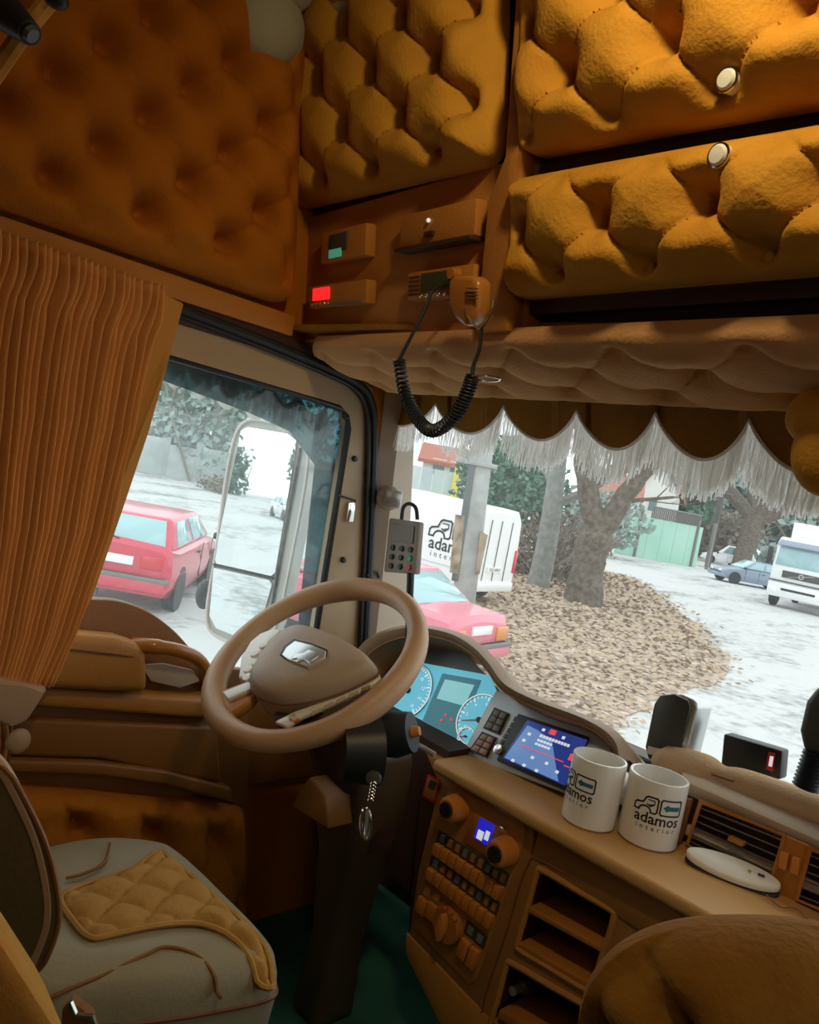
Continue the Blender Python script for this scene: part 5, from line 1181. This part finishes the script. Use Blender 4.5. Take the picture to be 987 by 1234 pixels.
build(mb, 'printed_mark', M['ink'], van, local=True, smooth=False, weld=False)
mb = MB()
for vf in t: put2d(mb, vf, lambda x, y: Vector((-1.85-x, VW*.985+.02, 1.28+y)))
build(mb, 'printed_arrow', M['teal_ink'], van, local=True, smooth=False, weld=False)
# concrete pole with peeling board
pz = G(575, 745)
pc = CAM+Vector((ray(572, 690).x, ray(572, 690).y, 0)).normalized()*14.2; pc.z = GZ
def pxat(px, py, dist): # point on sight line at horizontal distance
    d = ray(px, py); k = dist/math.hypot(d.x, d.y); return CAM+d*k
pe_ = empty('concrete_pole', pc, 'square grey concrete pole with peeling boards strapped to it, before the white van', 'pole')
a, b = pxat(557, 745, 14.2), pxat(574, 560, 14.2); a.z = GZ
u = Vector((math.cos(math.radians(YAW)), math.sin(math.radians(YAW)), 0)); w_ = Vector((-u.y, u.x, 0))
def sqr(c, r1, r2): return [c-u*r1-w_*r2, c+u*r1-w_*r2, c+u*r1+w_*r2, c-u*r1+w_*r2]
build(MB().hexa(sqr(a, .21, .17), sqr(b+Vector((0, 0, 1.2)), .17, .14)), 'shaft', M['pole'], pe_, bevel=.03)
build(MB().hexa(sqr(pxat(548, 700, 14.05), .06, .04), sqr(pxat(569, 560, 14.05), .06, .04)), 'dark_conduit', mat('conduit', (.12, .13, .13), .8), pe_, bevel=.01)
build(MB().hexa(sqr(b+Vector((0, 0, -.02)), .36, .2), sqr(b+Vector((0, 0, .06)), .36, .2)), 'cross_plate', M['pole'], pe_, bevel=.01)
for (q0, q1, q2, q3) in (((542, 690), (553, 692), (560, 622), (549, 620)), ((573, 692), (578, 692), (588, 645), (579, 640))):
    P = [pxat(*x, 14.0) for x in (q0, q1, q2, q3)]; build(MB().prism(P, w_*.08), 'peeling_board', M['peel'], pe_, smooth=False)
# ---- trees
def branch(mb, p, d, r, ln, depth, n=5, spread=.6, twigs=None):
    q = p; path = [p]; rad = [r]; dirv = d.normalized()
    for i in range(3):
        dirv = (dirv+Vector((random.uniform(-.2, .2), random.uniform(-.2, .2), random.uniform(-.05, .15)))).normalized()
        q = q+dirv*ln/3; path.append(q); rad.append(r*(1-.13*(i+1)))
    mb.tube(path, rad, n if depth > 1 else 3, caps=False)
    if depth <= 0: return
    k = 3 if depth > 1 else 4
    for i in range(k):
        t = random.uniform(.45, 1); base = path[-1] if i == 0 else path[1+int(t*2)]
        nd = (dirv+Vector((random.uniform(-1, 1), random.uniform(-1, 1), random.uniform(-.4, .8)))*spread).normalized()
        branch(mb, base, nd, rad[-1]*(.75 if i == 0 else .55), ln*random.uniform(.6, .85), depth-1, n, spread)
def tree(base, r, forks, label, m='bark', ht=3.2, depth=3, name='bare_tree'):
    e = empty(name, base, label, 'tree'); mb = MB()
    path = smoothpath([base+Vector((0, 0, -.05)), base+Vector((r*.2, 0, ht*.3)), base+Vector((-r*.2, r*.1, ht*.7)), base+Vector((0, 0, ht))], 4)
    rad = [r*(1.35-.35*min(1, i/3)-.012*i) for i in range(len(path))]; mb.tube(path, rad, 14); 
    build(mb, 'trunk', M[m], e)
    mb = MB()
    for d, rr, l_ in forks: branch(mb, path[-1]-Vector((0, 0, .2)), Vector(d), rr, l_, depth, 7)
    build(mb, 'branches', M[m], e, weld=False)
    return e
U3 = u
t1p = pxat(703, 720, 16.3); t1p.z = GZ
b1 = G(703, 728); D1 = math.hypot(b1.x-.5, b1.y)
e = empty('forked_tree', b1, 'big rough barked tree with forked trunk on the leaf covered verge', 'tree')
def tpath(pts, D): return smoothpath([pxat(x, y, D) for x, y in pts], 6)
P = tpath([(700, 735), (706, 700), (712, 665), (718, 640), (712, 610), (706, 575), (702, 520), (698, 440)], D1); R_ = [.50*(1.25-.35*min(1, i/8)) if i < 18 else .34-.005*(i-18) for i in range(len(P))]
mb = MB().tube(P, R_, 16)
P2 = tpath([(719, 650), (735, 625), (755, 595), (778, 562), (800, 520), (830, 450)], D1); mb.tube(P2, [.34-.005*i for i in range(len(P2))], 12)
for v in mb.v: v += Vector((noise2(v.z*6, v.x*5), noise2(v.y*6, v.z*5), 0))*.04
build(mb, 'trunk', M['bark'], e, weld=False)
mb = MB()
for c_ in (P2[-1], P2[-8], P2[14], P[-1], P[-6], P[28]): branch(mb, c_, Vector((random.uniform(-1, 1), random.uniform(-1, 1), 1.2)), .13, 2.6, 3, 6)
for c_ in (P2[10], P[30]): branch(mb, c_, U3*random.choice((-1, 1))+Vector((0, 0, .3)), .07, 1.6, 3, 5)
build(mb, 'branches', M['bark'], e, weld=False)
b2 = G(655, 685); D2 = 24.5
e = empty('grey_tree', b2, 'straight grey trunked tree left of the forked tree, behind bushes', 'tree')
P = tpath([(646, 712), (652, 690), (660, 650), (666, 610), (671, 570), (676, 520), (682, 450)], D2); mb = MB().tube(P, [.36-.004*i for i in range(len(P))], 12); build(mb, 'trunk', M['barkg'], e)
mb = MB()
for i in (18, 22, 26, 30, 34): branch(mb, P[i], Vector((random.uniform(-1, 1), random.uniform(-1, 1), .8)), .16, 3.2, 3, 5)
build(mb, 'branches', M['barkg'], e, weld=False)
b3 = pxat(893, 668, 70); b3.z = GZ
e = empty('crooked_tree', b3, 'dark crooked bare tree behind the grey car on the right', 'tree')
P = tpath([(890, 690), (897, 665), (905, 640), (908, 620)], 70); mb = MB().tube(P, [.85, .80]+[.72]*(len(P)-2), 10); build(mb, 'trunk', M['bark'], e)
mb = MB()
for i in range(9): branch(mb, P[-1]-Vector((0, 0, random.uniform(0, 1))), U3*random.uniform(-1.4, 1)+Vector((0, 0, .6)), .5, 4.2, 3, 5, .7)
build(mb, 'branches', M['bark'], e, weld=False)
pp = empty('utility_pole', pxat(860, 660, 62), 'thin dark leaning utility pole beside the mint green garages', 'pole')
build(MB().tube([pxat(851, 690, 62), pxat(873, 580, 62)], .22, 8), 'shaft', M['greyd'], pp); build(MB().tube([pxat(866, 592, 62), pxat(884, 598, 62)], .08, 6), 'crossarm', M['greyd'], pp)
# bushes / foliage
def bush(name, label, c, R3, m, n, s, cat='bush', twigs=0, up=0):
    e = empty(name, Vector((c[0], c[1], GZ)), label, cat); mb = MB(); c = Vector(c)
    for i in range(n):
        while True:
            d = Vector((random.uniform(-1, 1), random.uniform(-1, 1), random.uniform(-1, 1)))
            if .25 < d.length < 1: break
        lump = 1+.25*math.sin(d.x*7+c.x)*math.sin(d.z*6+c.y)
        p_ = c+Vector((d.x*R3[0], d.y*R3[1], d.z*R3[2]))*lump
        a = Vector((random.uniform(-1, 1), random.uniform(-1, 1), random.uniform(-1, 1))).normalized()*s; b_ = a.orthogonal().normalized()*s*.6
        mb.add([p_-a, p_+b_, p_+a, p_-b_], [(0, 1, 2, 3)])
    o = build(mb, 'foliage', M[m], e, smooth=False, weld=False); o['kind'] = 'stuff'
    mb = MB()
    for i in range(max(3, twigs)):
        b_ = Vector((c.x+random.uniform(-.6, .6)*R3[0], c.y+random.uniform(-.6, .6)*R3[1], GZ))
        t_ = c+Vector((random.uniform(-1, 1)*R3[0], random.uniform(-1, 1)*R3[1], random.uniform(.1, .95)*R3[2]))
        mb.tube(smoothpath([b_, b_.lerp(t_, .5)+Vector((random.uniform(-.2, .2), random.uniform(-.2, .2), 0))*R3[0], t_], 3), [.02*R3[2]]*6+[.006*R3[2]], 4, caps=False)
    build(mb, 'stems', M['twig'], e, weld=False)
    return e
D = 30
c = pxat(632, 592, 30); bush('evergreen_shrub', 'dense green evergreen between the concrete pole and the grey tree', c, (1.6, 1.6, 1.9), 'leaf', 2600, .13, twigs=10)
c = pxat(610, 575, 34); bush('evergreen_shrub', 'dark evergreen crown right behind the roof of the white van', c, (2.2, 2, 1.8), 'leaf', 2000, .18)
c = pxat(640, 668, 27.5); bush('twiggy_bush', 'tangle of dry bare twigs on the verge right of the white van', c, (1.9, 1.5, 1.3), 'twig', 900, .09, twigs=140)
c = pxat(690, 655, 29); bush('twiggy_bush', 'dry bare scrub in the gap between the grey tree and the forked tree', c, (1.6, 1.5, 1.3), 'twig', 700, .09, twigs=90)
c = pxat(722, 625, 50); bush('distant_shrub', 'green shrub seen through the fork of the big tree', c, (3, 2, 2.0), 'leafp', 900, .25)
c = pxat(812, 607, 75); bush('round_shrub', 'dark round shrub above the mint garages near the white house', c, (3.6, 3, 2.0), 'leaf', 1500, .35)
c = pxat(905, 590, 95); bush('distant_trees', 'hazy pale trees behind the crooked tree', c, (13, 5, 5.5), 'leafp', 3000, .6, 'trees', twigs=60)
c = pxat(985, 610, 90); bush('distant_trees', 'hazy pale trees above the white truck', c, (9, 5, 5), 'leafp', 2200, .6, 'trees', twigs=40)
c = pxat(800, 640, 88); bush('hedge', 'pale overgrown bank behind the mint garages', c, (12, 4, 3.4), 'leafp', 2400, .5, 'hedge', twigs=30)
c = pxat(868, 640, 80); bush('twiggy_bush', 'pale tangle beside the dark leaning utility pole', c, (4, 3, 2.5), 'twig', 900, .3, twigs=60)
# houses
def house(name, label, px0, px1, pyg, pyt, D, roofm, wallm, gable=True, wins=(), rh=2.0, dep=8):
    a = pxat(px0, pyg, D); b_ = pxat(px1, pyg, D); zt = pxat((px0+px1)/2, pyt, D).z; a.z = b_.z = GZ
    e = empty(name, (a+b_)/2, label, 'house'); uu = (b_-a); wv = Vector((-uu.y, uu.x, 0)).normalized()
    if wv.dot(a-CAM) < 0: wv = -wv
    top = [p_+Vector((0, 0, zt-GZ)) for p_ in (a, b_, b_+wv*dep, a+wv*dep)]
    build(MB().hexa([a, b_, b_+wv*dep, a+wv*dep], top), 'walls', M[wallm], e, smooth=False)
    un = uu.normalized()
    if gable:
        m1_ = (top[0]+top[1])/2+Vector((0, 0, rh)); m2_ = m1_+wv*dep
        build(MB().prism([top[0], top[1], m1_], wv*dep), 'gable', M[wallm], e, smooth=False)
        for s, t_ in ((top[0], -1), (top[1], 1)):
            o_ = un*.5*t_-Vector((0, 0, .3)); f0 = -wv*.4
            build(MB().hexa([s+o_+f0, m1_+f0, m2_-f0, s+o_+wv*dep-f0], [x+Vector((0, 0, .25)) for x in (s+o_+f0, m1_+f0, m2_-f0, s+o_+wv*dep-f0)]), 'roof', M[roofm], e, smooth=False)
    else:
        r0 = (top[0]+top[3])/2+Vector((0, 0, rh)); r1 = (top[1]+top[2])/2+Vector((0, 0, rh))
        build(MB().hexa([top[0]-wv*.5-un*.4, top[1]-wv*.5+un*.4, r1+un*.4, r0-un*.4], [x+Vector((0, 0, .25)) for x in (top[0]-wv*.5-un*.4, top[1]-wv*.5+un*.4, r1+un*.4, r0-un*.4)]), 'roof', M[roofm], e, smooth=False)
        build(MB().prism([top[0], top[3], r0], uu), 'gable', M[wallm], e, smooth=False)
    for (u0, z0, ww, hh) in wins:
        q = a+uu*u0+Vector((0, 0, z0))-wv*.05
        wn_ = build(MB().prism([q, q+un*ww, q+un*ww+Vector((0, 0, hh)), q+Vector((0, 0, hh))], wv*.04), 'window', M['render'], e, smooth=False)
        g_ = q-wv*.02; build(MB().prism([g_+un*ww*.1+Vector((0, 0, hh*.1)), g_+un*ww*.9+Vector((0, 0, hh*.1)), g_+un*ww*.9+Vector((0, 0, hh*.9)), g_+un*ww*.1+Vector((0, 0, hh*.9))], wv*.02), 'pane', M['carglass'], wn_, smooth=False)
    return e
house('gabled_house', 'white gabled house with two small windows right of the forked tree', 752, 806, 668, 596, 70, 'tile', 'render', True, ((.42, 6.6, .7, 1.3), (.62, 6.6, .7, 1.3), (.3, 3.2, .8, 1.3)), 3.2)
house('red_roofed_house', 'white house with red tiled roof seen through the tree fork', 700, 757, 660, 598, 62, 'tile', 'render', False, ((.5, 2.6, 1.2, 1.3),), 1.8)
house('white_house', 'pale house with red roof edge beyond the white van', 498, 552, 620, 560, 55, 'tile', 'render', False, ((.2, 2.8, 1.0, 1.2), (.6, 2.8, 1.0, 1.2)), 1.3)
# coloured fence behind the van
gf = empty('painted_wall', pxat(525, 600, 40), 'low wall with pale colours and a yellow post behind the white van', 'wall')
A_, B_ = pxat(488, 600, 40), pxat(572, 620, 40)
for i in range(6):
    p0 = A_.lerp(B_, i/6); p1 = A_.lerp(B_, (i+.94)/6); p0.z = p1.z = GZ
    tp = 3.1
    build(MB().prism([p0, p1, p1+Vector((0, 0, tp)), p0+Vector((0, 0, tp))], w_*.15), 'panel', mat('wall_paint', random.choice(((.6, .62, .6), (.5, .56, .5), (.62, .6, .5), (.45, .5, .52))), .8, col2=(.5, .6, .62), cscale=1.1), gf, smooth=False)
p0 = pxat(538, 640, 39.8); p0.z = GZ; build(MB().box(p0.x-.12, p0.x+.12, p0.y-.12, p0.y+.12, GZ, GZ+3.9), 'yellow_post', M['yellow'], gf, smooth=False)
# mint garages
gr_ = empty('mint_garages', pxat(790, 660, 55), 'mint green sheet metal garage row with a railing on top, beyond the road', 'garage')
A_, B_ = G(742, 667), G(838, 684)
K = 6; uu = B_-A_; wv = Vector((-uu.y, uu.x, 0)).normalized()
for i in range(K):
    p0 = A_+uu*i/K; p1 = A_+uu*(i+.985)/K; dz = Vector((0, 0, 2.75-.0*i))
    build(MB().prism([p0, p1, p1+dz, p0+dz], wv*.3), 'sheet_panel', M['mintmetal'], gr_, smooth=False)
for i in range(26):
    p0 = A_+uu*(.34+.6*i/25)+Vector((0, 0, 2.75)); build(MB().box(p0.x-.04, p0.x+.04, p0.y-.04, p0.y+.04, p0.z, p0.z+.75), 'railing_bar', M['grey'], gr_, smooth=False)
build(MB().tube([A_+uu*.34+Vector((0, 0, 3.5)), A_+uu*.94+Vector((0, 0, 3.5))], .06, 5), 'top_rail', M['grey'], gr_)
for x in (.22, .93, 1.14): p0 = A_+uu*x; build(MB().box(p0.x-.09, p0.x+.09, p0.y-.09, p0.y+.09, GZ, GZ+3.2), 'post', M['grey'], gr_, smooth=False)
# grey blue car and far white car, right
pb = G(893, 705); pb = CAM+(pb-CAM)*1.0; h_ = los(pb)+math.radians(118)
car('grey_blue_car', 'grey blue car parked at the roadside left of the white truck', Vector((pb.x, pb.y, 0))+Vector((0, 1.2, 0)), h_, M['bluepaint'], 'saloon', 4.4, 1.75, 1.4, glass='carglass_lt')
pb = pxat(880, 662, 72); car('distant_white_car', 'small white car far behind the grey blue car', pb, los(pb)+math.radians(90), M['whitepaint'], 'hatch', 4.2, 1.75, 1.7, glass='carglass')
# white truck
tl = G(921, 728); tr_ = G(990, 745); fwd = math.atan2(CAM.y-tl.y, CAM.x-tl.x)-math.radians(12)
f_ = Vector((math.cos(fwd), math.sin(fwd), 0)); lf = Vector((-f_.y, f_.x, 0))
tk = empty('white_truck', Vector((tl.x, tl.y, GZ))+lf*1.2-f_*1.1, 'white lorry facing the camera at the right edge of the road', 'truck', rz=fwd)
w = 1.22
def tb3(x0, x1, y0, y1, z0, z1, name, m, bevel=.02, par=None): return build(MB().box(x0, x1, y0, y1, z0, z1), name, m if not isinstance(m, str) else M[m], par or tk, local=True, bevel=bevel)
build(MB().prism([(1.1, -w, .95), (1.12, -w, 1.75), (.95, -w, 2.75), (.55, -w, 3.0), (-1.1, -w, 3.0), (-1.1, -w, .6), (1.0, -w, .6)], (0, 2*w, 0)), 'cab', M['whitepaint'], tk, local=True, bevel=.08)
build(MB().prism([(1.12, -w*.9, 1.80), (.985, -w*.87, 2.62), (.985, w*.87, 2.62), (1.12, w*.9, 1.80)], (.03, 0, 0)), 'windscreen', M['carglass_lt'], tk, local=True, bevel=.01)
build(MB().prism([(1.2, -w*.95, 2.62), (1.0, -w*.9, 2.85), (1.0, w*.9, 2.85), (1.2, w*.95, 2.62)], (.05, 0, .03)), 'sun_visor', M['bluepaint'], tk, local=True, bevel=.01)
tb3(1.10, 1.16, -w*.62, w*.62, 1.30, 1.60, 'grille', 'greyd')
build(MB().prism([(1.165, -.55, 1.33), (1.165, -.47, 1.33), (1.165, .55, 1.57), (1.165, .47, 1.57)], (.01, 0, 0)), 'diagonal_bar', M['silver'], tk, local=True)
build(MB().tube([(1.175, .09*math.cos(a), 1.45+.09*math.sin(a)) for a in np.linspace(0, 6.28, 14, endpoint=False)], .015, 5, closed=True), 'round_emblem', M['silver'], tk, local=True)
tb3(1.0, 1.22, -w, w, .45, 1.05, 'bumper', 'whitepaint', .05); tb3(1.2, 1.24, -w*.55, w*.55, .75, .85, 'bumper_slot', 'black'); tb3(1.12, 1.17, -w, w, 1.10, 1.16, 'dark_trim', 'greyd')
for s in (-1, 1):
    tb3(1.2, 1.24, s*w*.78-.16, s*w*.78+.16, .62, .85, 'head_light', 'white_gl'); tb3(.85, 1.15, s*(w+.18)-.09, s*(w+.18)+.09, 1.75, 2.5, 'wing_mirror', 'black')
    tb3(-.1, .7, s*w-.02, s*w+.02, 1.8, 2.5, 'side_window', 'carglass')
    build(MB().lathe([(.10, 0), (.09, .14), (0, .18)], (.4, s*.6, 3.0), (0, 0, 1), 12), 'roof_beacon', M['white_gl'], tk, local=True)
    for sx in (.2, -4.5): build(MB().lathe([(.28, -.12), (.45, -.14), (.50, -.1), (.50, .1), (.45, .14), (.28, .1), (0, .05)], (sx, s*(w-.16), .50), (0, s, 0), 20), 'wheel', M['tyre'], tk, local=True)
tb3(-6.5, -1.4, -w, w, 1.0, 3.75, 'cargo_box', 'whitepaint', .04); tb3(-6.4, -1.2, -.5, .5, .6, 1.0, 'chassis', 'black')
# ---- left view : concrete yard wall, barrels, trees
yw = empty('yard_wall', G(230, 580), 'pale concrete panel wall at the back of the yard, seen through the side window', 'wall')
A_, B_ = G(-120, 515), G(420, 615)
K = 14; uu = B_-A_; wv = Vector((-uu.y, uu.x, 0)).normalized()
for i in range(K):
    p0 = A_+uu*i/K; p1 = A_+uu*(i+.96)/K; hgt = 1.9+.15*math.sin(i*2.1)
    build(MB().prism([p0, p1, p1+Vector((0, 0, hgt)), p0+Vector((0, 0, hgt))], wv*.15), 'concrete_panel', M['concrete'], yw, smooth=False)
    build(MB().box(p0.x-.12, p0.x+.12, p0.y-.12, p0.y+.12, GZ, GZ+2.15), 'post', M['concrete'], yw, smooth=False)
for i, (px, py) in enumerate(((190, 566), (197, 568))):
    q = G(px, py); tag(build(MB().lathe([(.30, 0), (.33, .3), (.33, .6), (.30, .88), (0, .9)], (q.x, q.y, GZ), (0, 0, 1), 16), 'blue_barrel', M['bluepl']), ('blue plastic barrel against the yard wall, the left one', 'blue plastic barrel against the yard wall, the right one')[i], 'barrel', group='blue barrels by the yard wall')
q = G(172, 564); tag(build(MB().ball((q.x, q.y, GZ+.25), .6, .6, .3), 'rubble_heap', M['twig']), 'dark low rubble heap left of the blue barrels', 'heap')
vw_ = bush('low_scrub', 'dry scrub growing along the foot of the yard wall', G(262, 590)+Vector((2.2, -.6, .3)), (2.6, 1.0, .5), 'twig', 900, .10, twigs=60)
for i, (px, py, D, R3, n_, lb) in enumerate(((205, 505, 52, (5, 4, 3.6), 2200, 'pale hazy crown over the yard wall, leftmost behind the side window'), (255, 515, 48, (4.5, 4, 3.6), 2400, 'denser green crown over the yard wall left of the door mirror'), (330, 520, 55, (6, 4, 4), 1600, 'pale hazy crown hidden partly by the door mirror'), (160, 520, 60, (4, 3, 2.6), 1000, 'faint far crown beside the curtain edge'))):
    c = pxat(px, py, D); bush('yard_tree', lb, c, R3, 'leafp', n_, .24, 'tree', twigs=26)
q = G(250, 582); tree(Vector((q.x, q.y, GZ)), .30, [((.3, .2, 1), .16, 2.6), ((-.4, 0, 1), .14, 2.4), ((0, .4, 1), .12, 2.2)], 'thin pale trunked tree before the yard wall', 'barkg', 3.0, 3)
# ---- behind the cab, seen only in the mirror
for i, (x, y) in enumerate(((-14, -74), (-22, -78), (-6, -80), (-30, -70), (2, -86), (-38, -84))):
    bush('rear_tree', ('dark conifer far behind the cab, seen in the door mirror, first', 'dark conifer group behind the cab in the mirror, broad one', 'dark conifer behind the cab in the mirror, right one', 'outer conifer behind the cab in the mirror', 'far conifer at the mirror centre', 'furthest conifer behind the cab in the mirror')[i], (x, y, GZ+2.2+i % 3), (2.6, 2.6, 3.6+(i % 3)), 'leaf', 900, .35, 'tree', twigs=6)
for i, (x, y) in enumerate(((-11, -45), (-17, -46), (-5, -47))):
    car('rear_white_car', ('white car behind the cab in the mirror, middle', 'white car behind the cab in the mirror, outer', 'white car behind the cab in the mirror, inner')[i], Vector((x, y, 0)), 1.2, M['whitepaint'], 'hatch')
